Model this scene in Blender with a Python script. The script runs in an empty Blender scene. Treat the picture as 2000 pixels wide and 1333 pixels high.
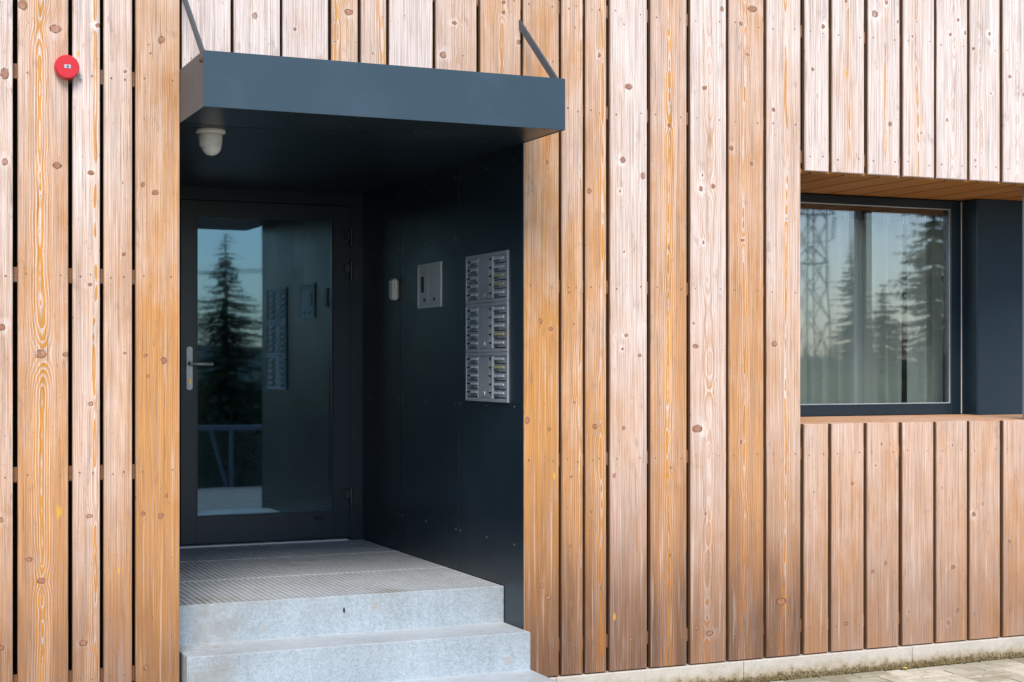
import bpy, bmesh, math, random
from mathutils import Vector, Matrix
R = math.radians
rnd = random.Random(7)
sc = bpy.context.scene
C = sc.collection

# ---------------------------------------------------------------- camera, world, sun
cam_d = bpy.data.cameras.new('camera'); cam = bpy.data.objects.new('camera', cam_d); C.objects.link(cam)
cam.location = (0, -6.566, 1.56)
cam.rotation_euler = (R(90), 0, -math.atan2(1330, 3064))
cam_d.sensor_width = 36; cam_d.lens = 3064 / 2000 * 36
cam_d.shift_y = 0.02125
cam_d.clip_start = 0.05; cam_d.clip_end = 3000
sc.camera = cam

SUN_EL, SUN_AZ = 50, 200      # azimuth clockwise from +Y (north): behind the camera, to its left
W = bpy.data.worlds.new('World'); sc.world = W; W.use_nodes = True
wn = W.node_tree.nodes; wl = W.node_tree.links
sky = wn.new('ShaderNodeTexSky'); sky.sky_type = 'NISHITA'; sky.sun_disc = False
sky.sun_elevation = R(SUN_EL); sky.sun_rotation = R(SUN_AZ)
sky.air_density = 1.0; sky.dust_density = 0.8; sky.ozone_density = 2.2
wl.new(sky.outputs[0], wn['Background'].inputs[0]); wn['Background'].inputs[1].default_value = 0.13
sun_d = bpy.data.lights.new('sun', 'SUN'); sun = bpy.data.objects.new('sun', sun_d); C.objects.link(sun)
sun_d.energy = 2.3; sun_d.angle = R(26); sun_d.color = (1.0, 0.88, 0.76)
d = Vector((math.sin(R(SUN_AZ)) * math.cos(R(SUN_EL)), math.cos(R(SUN_AZ)) * math.cos(R(SUN_EL)), math.sin(R(SUN_EL))))
sun.rotation_euler = d.to_track_quat('Z', 'Y').to_euler()
sc.view_settings.view_transform = 'Standard'; sc.view_settings.look = 'None'
sc.view_settings.exposure = 0.78; sc.view_settings.gamma = 1.0
sc.view_settings.use_curve_mapping = False
sc.render.engine = 'CYCLES'
sc.cycles.max_bounces = 8; sc.cycles.transparent_max_bounces = 12
sc.cycles.use_denoising = True

# ---------------------------------------------------------------- node helpers
class NT:
    def __init__(s, tree): s.t = tree; s.n = tree.nodes; s.l = tree.links
    def put(s, sock, v):
        if v is None: return
        if isinstance(v, bpy.types.NodeSocket): s.l.new(v, sock)
        else:
            if sock.type == 'RGBA' and not isinstance(v, (int, float)) and len(v) == 3: v = (*v, 1)
            sock.default_value = v
    def m(s, op, a, b=None, c=None, clamp=False):
        n = s.n.new('ShaderNodeMath'); n.operation = op; n.use_clamp = clamp
        s.put(n.inputs[0], a); s.put(n.inputs[1], b); s.put(n.inputs[2], c); return n.outputs[0]
    def sm(s, v, a, b, o0=0.0, o1=1.0):
        n = s.n.new('ShaderNodeMapRange'); n.interpolation_type = 'SMOOTHSTEP'
        s.put(n.inputs[0], v); n.inputs[1].default_value = a; n.inputs[2].default_value = b
        n.inputs[3].default_value = o0; n.inputs[4].default_value = o1; return n.outputs[0]
    def xyz(s, x=0.0, y=0.0, z=0.0):
        n = s.n.new('ShaderNodeCombineXYZ'); s.put(n.inputs[0], x); s.put(n.inputs[1], y); s.put(n.inputs[2], z); return n.outputs[0]
    def sep(s, v):
        n = s.n.new('ShaderNodeSeparateXYZ'); s.put(n.inputs[0], v); return n.outputs
    def noise(s, vec, scale=1.0, detail=2.0, rough=0.5, dist=0.0):
        n = s.n.new('ShaderNodeTexNoise'); s.put(n.inputs['Vector'], vec); n.inputs['Scale'].default_value = scale
        n.inputs['Detail'].default_value = detail; n.inputs['Roughness'].default_value = rough; n.inputs['Distortion'].default_value = dist
        return n.outputs[0]
    def mix(s, f, a, b, mode='MIX'):
        n = s.n.new('ShaderNodeMix'); n.data_type = 'RGBA'; n.blend_type = mode; n.clamp_factor = True
        s.put(n.inputs[0], f); s.put(n.inputs[6], a); s.put(n.inputs[7], b); return n.outputs[2]
    def attr(s, name):
        n = s.n.new('ShaderNodeAttribute'); n.attribute_type = 'OBJECT'; n.attribute_name = name; return n.outputs
    def bump(s, h, strength=0.3, dist=0.001):
        n = s.n.new('ShaderNodeBump'); n.inputs['Strength'].default_value = strength; n.inputs['Distance'].default_value = dist
        s.put(n.inputs['Height'], h); return n.outputs[0]

def newmat(name, color=(0.5, 0.5, 0.5), rough=0.5, metal=0.0, spec=0.5):
    m = bpy.data.materials.new(name); m.use_nodes = True
    b = m.node_tree.nodes['Principled BSDF']
    b.inputs['Base Color'].default_value = (*color, 1); b.inputs['Roughness'].default_value = rough
    b.inputs['Metallic'].default_value = metal; b.inputs['Specular IOR Level'].default_value = spec
    return m, NT(m.node_tree), b

# ---------------------------------------------------------------- wood
KN = 12
kg = bpy.data.node_groups.new('knot_field', 'ShaderNodeTree')
for nm, ty, io in (('X', 'NodeSocketFloat', 'INPUT'), ('Z', 'NodeSocketFloat', 'INPUT'), ('Knot', 'NodeSocketVector', 'INPUT'),
                   ('Q', 'NodeSocketFloat', 'INPUT'), ('D', 'NodeSocketFloat', 'INPUT'),
                   ('Q', 'NodeSocketFloat', 'OUTPUT'), ('D', 'NodeSocketFloat', 'OUTPUT')):
    kg.interface.new_socket(nm, in_out=io, socket_type=ty)
t = NT(kg); gi = t.n.new('NodeGroupInput'); go = t.n.new('NodeGroupOutput')
kx, kz, kr = t.sep(gi.outputs[2])
rr = t.m('MAXIMUM', kr, 0.0001)
st = t.m('MULTIPLY_ADD', t.m('FRACT', t.m('MULTIPLY', t.m('ADD', kr, kz), 791.93)), 0.95, 0.6)
dx = t.m('MULTIPLY', t.m('DIVIDE', t.m('SUBTRACT', gi.outputs[0], kx), rr), st)
dz = t.m('DIVIDE', t.m('SUBTRACT', gi.outputs[1], kz), rr)
dx2 = t.m('MULTIPLY', dx, dx); dz2 = t.m('MULTIPLY', dz, dz)
q2 = t.m('ADD', dx2, dz2)
t.l.new(t.m('MINIMUM', gi.outputs[3], t.m('SQRT', q2)), go.inputs[0])
e = t.m('POWER', 2.71828, t.m('MULTIPLY', t.m('ADD', t.m('MULTIPLY', dx2, 0.16), t.m('MULTIPLY', dz2, 0.07)), -1.0))
t.l.new(t.m('MULTIPLY_ADD', t.m('MULTIPLY', kr, 1.25), e, gi.outputs[4]), go.inputs[1])

def wood_material():
    m, t, bs = newmat('weathered_larch', rough=0.72, spec=0.25)
    tc = t.n.new('ShaderNodeTexCoord'); x, y, z = t.sep(tc.outputs['Object'])
    geo = t.n.new('ShaderNodeNewGeometry'); wz = t.sep(geo.outputs['Position'])[2]
    nx = t.m('ABSOLUTE', t.sep(tc.outputs['Normal'])[0])
    seed = t.attr('seed')[2]; bleach = t.attr('bleach')[2]; warm = t.attr('warm')[2]; dark = t.attr('dark')[2]
    px, pd, ps = t.sep(t.attr('pith')[1])
    amp = t.attr('amp')[2]; fig = t.attr('figure')[2]
    s1 = t.m('MULTIPLY', seed, 3.17); s2 = t.m('MULTIPLY', seed, 11.73)
    def nz(sx, sz, off=0.0, **k):          # noise stretched along the grain
        return t.noise(t.xyz(t.m('MULTIPLY_ADD', x, sx, s1), t.m('MULTIPLY_ADD', y, sx, off), t.m('MULTIPLY_ADD', z, sz, s2)), **k)
    na = t.noise(t.xyz(s1, 3.3, t.m('MULTIPLY_ADD', z, 3.6, s2)), detail=3, rough=0.55)
    nb = t.noise(t.xyz(s2, 8.1, t.m('MULTIPLY_ADD', z, 1.1, s1)), detail=2)
    nc = nz(14, 3.0, 5.0, detail=2); nf = nz(70, 9.0, 9.0, detail=1)
    u = t.m('ADD', t.m('SUBTRACT', x, px), t.m('ADD', t.m('MULTIPLY_ADD', nb, 0.05, -0.025), t.m('MULTIPLY_ADD', nc, 0.020, -0.010)))
    v = t.m('ADD', t.m('ADD', pd, y), t.m('MULTIPLY', t.m('MULTIPLY_ADD', na, 2.0, -1.0), amp))
    r = t.m('SQRT', t.m('ADD', t.m('MULTIPLY', u, u), t.m('MULTIPLY', v, v)))
    r = t.m('ADD', r, t.m('MULTIPLY_ADD', nf, 0.0022, -0.0011))
    q, dr = 99.0, 0.0
    wob = t.m('MULTIPLY_ADD', nz(75, 60, 2.0, detail=2), 0.014, -0.007)
    xk = t.m('ADD', x, wob); zk = t.m('ADD', z, wob)
    for i in range(KN):
        g = t.n.new('ShaderNodeGroup'); g.node_tree = kg
        t.put(g.inputs[0], xk); t.put(g.inputs[1], zk); t.put(g.inputs[2], t.attr('knot%d' % i)[1])
        t.put(g.inputs[3], q); t.put(g.inputs[4], dr); q, dr = g.outputs[0], g.outputs[1]
    r = t.m('ADD', r, dr)
    ph = t.m('DIVIDE', r, ps); f = t.m('FRACT', ph)
    late = t.m('MULTIPLY', t.m('POWER', f, 2.4), t.sm(f, 0.94, 1.0, 1.0, 0.0))
    wh = t.n.new('ShaderNodeTexWhiteNoise'); wh.noise_dimensions = '2D'
    t.put(wh.inputs['Vector'], t.xyz(t.m('FLOOR', ph), seed))
    late = t.m('MULTIPLY', late, t.m('MULTIPLY_ADD', wh.outputs[0], 0.8, 0.35))
    near0 = t.sm(t.m('ABSOLUTE', u), 0.012, 0.062, 1.0, 0.0); near = t.m('MULTIPLY', near0, fig, clamp=True)
    # weathering
    big = nz(5, 1.3, 1.0, detail=3, rough=0.6); patch = nz(9, 4.0, 4.0, detail=4, rough=0.65)
    B = t.m('ADD', bleach, t.m('MULTIPLY_ADD', wz, 0.25, -0.47))
    B = t.m('ADD', B, t.m('MULTIPLY_ADD', big, 1.3, -0.65)); B = t.m('ADD', B, t.m('MULTIPLY_ADD', patch, 0.9, -0.45), clamp=True)
    B = t.m('MULTIPLY', B, t.m('SUBTRACT', 1.0, nx))
    fresh = t.mix(warm, (0.62, 0.345, 0.185), (0.61, 0.295, 0.085))
    base = t.mix(B, fresh, (0.83, 0.745, 0.70))
    lowd = t.m('ADD', t.sm(wz, 1.35, 0.10, 0.0, 1.2), t.m('MULTIPLY_ADD', big, 0.9, -0.45))
    lowd = t.m('MULTIPLY', t.m('MULTIPLY', t.m('MAXIMUM', lowd, 0.0), dark), 1.0, clamp=True)
    base = t.mix(t.m('MULTIPLY', lowd, 0.85), base, (0.27, 0.125, 0.052))
    splash = t.m('MULTIPLY', t.sm(t.m('ADD', wz, t.m('MULTIPLY_ADD', nc, 0.7, -0.35)), 0.80, 0.18), dark)
    base = t.mix(t.m('MULTIPLY', splash, 0.85), base, (0.115, 0.070, 0.046))
    raw_shade = t.m('MAXIMUM', nx, t.attr('gap_shade')[2])  # unweathered side wood, darkened further with painted gap shade; battens too
    # latewood rings
    ringc = t.mix(near, t.mix(warm, (0.34, 0.155, 0.085), (0.33, 0.13, 0.04)), t.mix(lowd, (0.66, 0.27, 0.025), (0.48, 0.17, 0.018)))
    strength = t.m('MULTIPLY_ADD', near, 1.05, 0.52)
    strength = t.m('MULTIPLY', strength, t.m('MULTIPLY_ADD', B, -0.30, 1.0))
    base = t.mix(t.m('MULTIPLY', late, strength, clamp=True), base, ringc)
    fill = t.m('MULTIPLY', t.m('MULTIPLY', t.sm(t.m('ABSOLUTE', u), 0.008, 0.024, 1.0, 0.0), t.sm(f, 0.30, 0.62)), t.m('MULTIPLY', t.sm(f, 0.88, 0.98, 1.0, 0.0), t.sm(fig, 0.5, 1.1)))
    base = t.mix(t.m('MULTIPLY', fill, t.sm(wh.outputs[0], 0.15, 0.5)), base, t.mix(lowd, (0.68, 0.30, 0.03), (0.46, 0.18, 0.02)))
    # pale early wood between the rings near the heart
    base = t.mix(t.m('MULTIPLY', t.m('MULTIPLY', near, t.sm(f, 0.0, 0.5, 1.0, 0.0)), t.m('MULTIPLY_ADD', lowd, -0.55, 0.75, clamp=True)), base, (0.80, 0.70, 0.64))
    # fibre, grey checks, smudges
    lines = nz(330, 1.8, 31.0, detail=2, rough=0.7)
    base = t.mix(t.m('MULTIPLY', t.sm(lines, 0.50, 0.60), 0.50), base, (0.26, 0.15, 0.10))
    base = t.mix(t.m('MULTIPLY', t.sm(nz(48, 2.2, 41.0, detail=3, rough=0.6), 0.58, 0.74), t.m('MULTIPLY', lowd, 0.55)), base, (0.16, 0.13, 0.125))
    fib = nz(230, 2.6, 0.5, detail=3, rough=0.7); streak = nz(60, 1.2, 7.0, detail=3, rough=0.65)
    base = t.mix(1.0, base, t.xyz(*[t.m('MULTIPLY_ADD', fib, 0.86, 0.57)] * 3), 'MULTIPLY')
    base = t.mix(t.m('MULTIPLY', t.sm(streak, 0.53, 0.70), 0.50), base, (0.36, 0.31, 0.30))
    base = t.mix(t.m('MULTIPLY', t.sm(streak, 0.46, 0.28), 0.35), base, (0.82, 0.72, 0.66))
    smud = nz(16, 7.0, 6.0, detail=4, rough=0.65)
    base = t.mix(t.m('MULTIPLY', t.sm(smud, 0.57, 0.72), 0.42), base, (0.29, 0.19, 0.15))
    crack = nz(260, 3.0, 11.0, detail=1)
    base = t.mix(t.m('MULTIPLY', t.sm(crack, 0.66, 0.73), 0.60), base, (0.12, 0.085, 0.07))
    fleck = nz(150, 45, 13.0, detail=1)
    base = t.mix(t.m('MULTIPLY', t.sm(fleck, 0.72, 0.78), 0.75), base, (0.13, 0.075, 0.055))
    base = t.mix(t.m('MULTIPLY', t.attr('honey')[2], 0.8), base, t.mix(fib, (0.22, 0.085, 0.012), (0.50, 0.23, 0.045)))
    base = t.mix(t.m('MULTIPLY', raw_shade, 0.85), base, (0.13, 0.062, 0.032))
    # knots
    qq = t.m('ADD', q, t.m('MULTIPLY_ADD', nz(38, 26, 27.0, detail=3), 5.0, -2.5))
    halo = t.m('MULTIPLY', t.sm(qq, 1.0, 3.6, 1.0, 0.0), t.sm(q, 0.9, 1.1))
    base = t.mix(t.m('MULTIPLY', halo, t.m('MULTIPLY', t.m('SUBTRACT', 1.0, lowd), t.m('MULTIPLY', t.m('MULTIPLY', t.sm(nz(7, 2.5, 51.0, detail=2), .48, .62), B), 0.9))), base, (0.84, 0.76, 0.71))
    core = t.sm(q, 0.80, 0.90, 1.0, 0.0)
    kn = t.mix(t.m('FRACT', t.m('MULTIPLY', q, 3.2)), (0.44, 0.215, 0.13), (0.30, 0.13, 0.08))
    base = t.mix(t.m('MULTIPLY', core, t.sm(nz(25, 10, 21.0), .25, .6, .45, 1.0)), base, kn)
    edge = t.m('MULTIPLY', t.sm(q, 0.68, 0.86), t.sm(q, 0.92, 1.12, 1.0, 0.0))
    base = t.mix(t.m('MULTIPLY', edge, t.sm(nz(60, 40, 23.0), .3, .6, .2, .8)), base, (0.085, 0.045, 0.035))
    # yellow resin stain
    sx, szz, sr = t.sep(t.attr('stain')[1]); sr = t.m('MAXIMUM', sr, 0.0001)
    da = t.m('DIVIDE', t.m('SUBTRACT', x, sx), sr); db = t.m('DIVIDE', t.m('SUBTRACT', z, szz), t.m('MULTIPLY', sr, 2.6))
    sd = t.m('ADD', t.m('SQRT', t.m('ADD', t.m('MULTIPLY', da, da), t.m('MULTIPLY', db, db))), t.m('MULTIPLY_ADD', nz(90, 30, 3.0), 1.2, -0.6))
    base = t.mix(t.m('MULTIPLY', t.sm(sd, 0.9, 0.3), 0.75), base, (0.72, 0.40, 0.03))
    t.put(bs.inputs['Base Color'], base)
    h = t.m('ADD', t.m('MULTIPLY', late, 0.6), t.m('ADD', t.m('MULTIPLY', fib, 1.2), t.m('MULTIPLY', t.sm(crack, 0.68, 0.76), -2.0)))
    h = t.m('ADD', h, t.m('ADD', t.m('MULTIPLY', edge, -2.0), t.m('MULTIPLY', nz(30, 8, 17.0, detail=2), 3.0)))
    t.put(bs.inputs['Normal'], t.bump(h, 0.55, 0.0012))
    return m
M_wood = wood_material()

def painted(name, col, rough=0.35, spec=0.5, grain=0.0, dirt=0.25):
    m, t, b = newmat(name, col, rough, 0, spec)
    geo = t.n.new('ShaderNodeNewGeometry'); P = geo.outputs['Position']
    n1 = t.noise(P, 2.3, 4, 0.6); n2 = t.noise(P, 900, 1)
    c = t.mix(t.m('MULTIPLY', t.sm(n1, 0.45, 0.75), dirt), col, tuple(min(1, v * 1.5 + 0.012) for v in col))
    t.put(b.inputs['Base Color'], c)
    t.put(b.inputs['Roughness'], t.m('MULTIPLY_ADD', n1, 0.22, rough - 0.11))
    if grain: t.put(b.inputs['Normal'], t.bump(n2, grain, 0.0004))
    return m
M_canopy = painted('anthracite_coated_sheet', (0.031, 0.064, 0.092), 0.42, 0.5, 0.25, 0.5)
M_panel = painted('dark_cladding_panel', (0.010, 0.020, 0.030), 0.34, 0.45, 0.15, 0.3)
M_frame = painted('dark_blue_aluminium', (0.010, 0.024, 0.038), 0.33, 0.5, 0.15)
M_reveal = painted('slate_blue_plaster', (0.022, 0.043, 0.062), 0.7, 0.3, 0.8)
M_post = painted('grey_post_paint', (0.20, 0.24, 0.27), 0.5)
M_black = painted('black_membrane', (0.010, 0.010, 0.009), 0.75, 0.3, 0.6)
M_red = painted('red_plastic', (0.62, 0.018, 0.028), 0.30, 0.5, 0.0, 0.1)
M_white = painted('white_plastic', (0.66, 0.67, 0.63), 0.4, 0.5, 0.0, 0.1)
M_grey = painted('grey_plastic', (0.28, 0.31, 0.33), 0.4, 0.5, 0.0, 0.1)
M_label = newmat('label_white', (0.85, 0.87, 0.88), 0.4)[0]
M_yellow = newmat('label_yellow', (0.42, 0.40, 0.17), 0.4)[0]
M_tag = newmat('name_tag_paper', (0.50, 0.55, 0.60), 0.35)[0]
M_grip = newmat('grip_steel', (0.10, 0.115, 0.125), 0.35, 0.3)[0]
M_dot = newmat('label_teal', (0.08, 0.22, 0.26), 0.4)[0]
M_brass = newmat('brass', (0.70, 0.42, 0.14), 0.3, 1.0)[0]
M_darkbit = newmat('black_button', (0.006, 0.007, 0.009), 0.25)[0]
M_screw = newmat('zinc_screw', (0.45, 0.43, 0.42), 0.35, 0.9)[0]
M_rivet = newmat('painted_rivet', (0.16, 0.20, 0.22), 0.3, 0.6)[0]
M_hinge = newmat('dark_hinge_steel', (0.05, 0.06, 0.065), 0.35, 0.5)[0]
M_bolt = newmat('rusty_bolt', (0.16, 0.075, 0.03), 0.6, 0.5)[0]

def steel_material(name, col, rough, spangle, metal=0.55):
    m, t, b = newmat(name, col, rough, metal)
    tc = t.n.new('ShaderNodeTexCoord'); P = tc.outputs['Object']
    vo = t.n.new('ShaderNodeTexVoronoi'); vo.inputs['Scale'].default_value = 150
    w = t.noise(P, 30, 2); 
    mp = t.n.new('ShaderNodeVectorMath'); mp.operation = 'ADD'; t.put(mp.inputs[0], P)
    t.put(mp.inputs[1], t.xyz(t.m('MULTIPLY', w, 0.02), t.m('MULTIPLY', w, 0.02), t.m('MULTIPLY', w, 0.02)))
    t.put(vo.inputs['Vector'], mp.outputs[0])
    cell = t.sep(vo.outputs['Color'])[0]
    x, y, z = t.sep(P)
    drip = t.noise(t.xyz(t.m('MULTIPLY', x, 28), t.m('MULTIPLY', y, 28), t.m('MULTIPLY', z, 3)), 1, 4, 0.6)
    big = t.noise(P, 3.5, 4, 0.6)
    k = t.m('ADD', t.m('MULTIPLY_ADD', cell, spangle, 1 - spangle / 2), t.m('ADD', t.m('MULTIPLY_ADD', drip, 0.3, -0.15), t.m('MULTIPLY_ADD', big, 0.4, -0.2)))
    c = t.mix(1.0, col, t.xyz(k, k, k), 'MULTIPLY')
    c = t.mix(t.m('MULTIPLY', t.sm(t.noise(P, 2.2, 5, 0.65), 0.54, 0.72), 0.55), c, (0.30, 0.27, 0.22))
    rust = t.m('MULTIPLY', t.sm(t.noise(P, 12, 3), 0.70, 0.76), 0.4)
    c = t.mix(rust, c, (0.50, 0.33, 0.20))
    t.put(b.inputs['Base Color'], c); t.put(b.inputs['Roughness'], t.m('MULTIPLY_ADD', cell, 0.2, rough))
    t.put(b.inputs['Normal'], t.bump(t.m('ADD', drip, cell), 0.12, 0.001))
    return m
M_galv = steel_material('galvanised_steel', (0.41, 0.475, 0.515), 0.42, 0.28, 0.3)
M_grate = steel_material('galvanised_grating', (0.52, 0.57, 0.60), 0.5, 0.12, 0.25)
M_stainless = steel_material('brushed_stainless', (0.40, 0.45, 0.50), 0.42, 0.06, 0.45)
M_steel2 = steel_material('pale_brushed_steel', (0.60, 0.66, 0.70), 0.42, 0.06, 0.3)
M_plate = steel_material('satin_handle_steel', (0.60, 0.63, 0.64), 0.30, 0.05, 0.35)

def concrete_material():
    m, t, b = newmat('plinth_concrete', rough=0.9, spec=0.2)
    P = t.n.new('ShaderNodeNewGeometry').outputs['Position']; z = t.sep(P)[2]
    n1 = t.noise(P, 7, 5, 0.65); n2 = t.noise(P, 90, 3, 0.6); n3 = t.noise(P, 26, 4, 0.6)
    c = t.mix(n1, (0.40, 0.37, 0.31), (0.66, 0.63, 0.57))
    c = t.mix(t.m('MULTIPLY', t.sm(n2, 0.62, 0.72), 0.5), c, (0.22, 0.19, 0.15))
    c = t.mix(t.m('MULTIPLY', t.sm(t.noise(P, 150, 1), 0.70, 0.74), 0.6), c, (0.08, 0.07, 0.05))
    edge = t.m('ADD', z, t.m('MULTIPLY_ADD', n3, 0.10, -0.05))
    c = t.mix(t.m('MULTIPLY', t.sm(edge, 0.085, 0.02), 0.75), c, (0.33, 0.25, 0.13))
    c = t.mix(t.m('MULTIPLY', t.sm(edge, 0.045, 0.015), t.sm(n2, 0.35, 0.6)), c, (0.10, 0.085, 0.035))
    t.put(b.inputs['Base Color'], c); t.put(b.inputs['Normal'], t.bump(t.m('ADD', n2, n1), 0.5, 0.003))
    return m
M_conc = concrete_material()

def paver_material():
    m, t, b = newmat('concrete_paver', rough=0.85, spec=0.25)
    g = t.n.new('ShaderNodeNewGeometry'); P = g.outputs['Position']
    oi = t.n.new('ShaderNodeObjectInfo').outputs['Random']
    rv = t.m('FRACT', t.m('ADD', oi, g.outputs['Random Per Island']))
    n1 = t.noise(P, 9, 5, 0.65); n2 = t.noise(P, 160, 2)
    c = t.mix(rv, (0.24, 0.225, 0.16), (0.56, 0.53, 0.44))
    c = t.mix(t.m('MULTIPLY', t.sm(n1, 0.42, 0.70), 0.55), c, (0.23, 0.21, 0.13))
    c = t.mix(t.m('MULTIPLY', t.sm(n2, 0.58, 0.72), 0.35), c, (0.60, 0.58, 0.52))
    t.put(b.inputs['Base Color'], c); t.put(b.inputs['Normal'], t.bump(n2, 0.5, 0.001))
    return m
M_paver = paver_material()

def noise_mat(name, c1, c2, scale, rough=0.9, bump=0.0, bd=0.01, stretch=None):
    m, t, b = newmat(name, rough=rough, spec=0.2)
    P = t.n.new('ShaderNodeNewGeometry').outputs['Position']
    if stretch:
        x, y, z = t.sep(P); P = t.xyz(t.m('MULTIPLY', x, stretch[0]), t.m('MULTIPLY', y, stretch[1]), t.m('MULTIPLY', z, stretch[2]))
    n1 = t.noise(P, scale, 5, 0.65)
    t.put(b.inputs['Base Color'], t.mix(t.sm(n1, 0.3, 0.7), c1, c2))
    if bump: t.put(b.inputs['Normal'], t.bump(n1, bump, bd))
    return m
M_joint = noise_mat('sandy_joint', (0.035, 0.030, 0.016), (0.09, 0.075, 0.04), 60)
M_moss = noise_mat('dry_moss', (0.13, 0.095, 0.04), (0.34, 0.26, 0.13), 40)
M_land = noise_mat('grassland', (0.030, 0.050, 0.018), (0.07, 0.085, 0.03), 0.4)
M_hill = noise_mat('forested_hill', (0.030, 0.055, 0.050), (0.05, 0.085, 0.075), 0.05)
M_needles = noise_mat('spruce_needles', (0.07, 0.10, 0.045), (0.14, 0.14, 0.065), 1.3, 0.8)
M_bark = noise_mat('spruce_bark', (0.06, 0.045, 0.03), (0.13, 0.10, 0.075), 12)
M_deck = noise_mat('grey_deck_wood', (0.26, 0.22, 0.19), (0.46, 0.41, 0.37), 3, 0.8, stretch=(9, 1, 9))
M_railing = newmat('pale_blue_steel', (0.17, 0.22, 0.26), 0.5, 0.3)[0]
M_mesh = newmat('wire_mesh', (0.22, 0.24, 0.22), 0.5, 0.5)[0]
M_pylon = newmat('pylon_steel', (0.16, 0.18, 0.19), 0.6, 0.3)[0]
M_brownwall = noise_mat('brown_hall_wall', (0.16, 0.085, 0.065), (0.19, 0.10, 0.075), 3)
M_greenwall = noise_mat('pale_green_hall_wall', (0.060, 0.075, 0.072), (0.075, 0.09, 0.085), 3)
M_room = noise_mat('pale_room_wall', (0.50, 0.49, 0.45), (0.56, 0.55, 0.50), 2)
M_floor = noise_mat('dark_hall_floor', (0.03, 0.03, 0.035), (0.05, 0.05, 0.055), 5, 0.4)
M_leaf = noise_mat('yellow_leaf', (0.55, 0.36, 0.05), (0.70, 0.55, 0.14), 60)

def glass_material(name, refl, tint, gt):
    m = bpy.data.materials.new(name); m.use_nodes = True; t = NT(m.node_tree); t.n.remove(t.n['Principled BSDF'])
    lw = t.n.new('ShaderNodeLayerWeight'); lw.inputs[0].default_value = 0.5
    fac = t.m('ADD', refl, t.m('MULTIPLY', t.m('POWER', lw.outputs['Facing'], 5.0), 0.9), clamp=True)
    gl = t.n.new('ShaderNodeBsdfGlossy'); gl.inputs['Roughness'].default_value = 0.02; gl.inputs[0].default_value = (*gt, 1)
    P = t.n.new('ShaderNodeNewGeometry').outputs['Position']
    t.put(gl.inputs['Normal'], t.bump(t.noise(P, 1.6, 1), 0.10, 0.006))
    tr = t.n.new('ShaderNodeBsdfTransparent'); tr.inputs[0].default_value = (*tint, 1)
    mx = t.n.new('ShaderNodeMixShader'); t.put(mx.inputs[0], fac); t.l.new(tr.outputs[0], mx.inputs[1]); t.l.new(gl.outputs[0], mx.inputs[2])
    t.l.new(mx.outputs[0], t.n['Material Output'].inputs[0]); return m
M_glass = glass_material('door_glass', 0.20, (0.62, 0.68, 0.70), (0.40, 0.66, 0.86))
M_wglass = glass_material('window_glass', 0.20, (0.90, 0.94, 0.92), (0.86, 0.90, 1.0))

def curtain_material():
    m = bpy.data.materials.new('sheer_curtain'); m.use_nodes = True; t = NT(m.node_tree); t.n.remove(t.n['Principled BSDF'])
    df = t.n.new('ShaderNodeBsdfDiffuse'); df.inputs[0].default_value = (0.86, 0.90, 0.86, 1)
    tr = t.n.new('ShaderNodeBsdfTranslucent'); tr.inputs[0].default_value = (0.6, 0.64, 0.6, 1)
    mx = t.n.new('ShaderNodeMixShader'); mx.inputs[0].default_value = 0.25
    t.l.new(df.outputs[0], mx.inputs[1]); t.l.new(tr.outputs[0], mx.inputs[2]); t.l.new(mx.outputs[0], t.n['Material Output'].inputs[0]); return m
M_curtain = curtain_material()

# ---------------------------------------------------------------- object helpers
def wloc(p):
    v = Vector((0, 0, 0))
    while p is not None: v += p.location; p = p.parent
    return v
def link(name, me, mat=None, parent=None, loc=(0, 0, 0)):
    o = bpy.data.objects.new(name, me); C.objects.link(o); o.location = Vector(loc) - wloc(parent)
    if mat and me is not None and not me.materials: me.materials.append(mat)
    if parent is not None: o.parent = parent
    return o
def empty(name, label, cat, loc=(0, 0, 0), group=None):
    o = bpy.data.objects.new(name, None); C.objects.link(o); o.location = loc; o.empty_display_size = 0.1
    o['label'] = label; o['category'] = cat
    if group: o['group'] = group
    return o
def tag(o, label=None, cat=None, group=None, kind=None):
    for k, v in (('label', label), ('category', cat), ('group', group), ('kind', kind)):
        if v: o[k] = v
    return o
def bm_new(): return bmesh.new()
def bx(bm, x0, x1, y0, y1, z0, z1, bev=0.0, M=None):
    mat = Matrix.Translation(((x0 + x1) / 2, (y0 + y1) / 2, (z0 + z1) / 2)) @ Matrix.Diagonal((abs(x1 - x0), abs(y1 - y0), abs(z1 - z0), 1))
    if M is not None: mat = M @ mat
    r = bmesh.ops.create_cube(bm, size=1.0, matrix=mat)
    if bev:
        es = list({e for v in r['verts'] for e in v.link_edges})
        bmesh.ops.bevel(bm, geom=es, offset=bev, segments=1, affect='EDGES')
def bar(bm, a, b, w, h=None, seg=0):          # rectangular bar (or round when seg) between two points
    a, b = Vector(a), Vector(b); d = b - a; h = h or w
    q = d.to_track_quat('Z', 'Y').to_matrix().to_4x4(); M = Matrix.Translation((a + b) / 2) @ q
    if seg: bmesh.ops.create_cone(bm, cap_ends=True, segments=seg, radius1=w, radius2=h, depth=d.length, matrix=M)
    else: bmesh.ops.create_cube(bm, size=1.0, matrix=M @ Matrix.Diagonal((w, h, d.length, 1)))
def cyl(bm, c, axis, r, depth, seg=24, r2=None):
    q = Vector(axis).to_track_quat('Z', 'Y').to_matrix().to_4x4()
    bmesh.ops.create_cone(bm, cap_ends=True, segments=seg, radius1=r, radius2=r if r2 is None else r2, depth=depth, matrix=Matrix.Translation(c) @ q)
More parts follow.
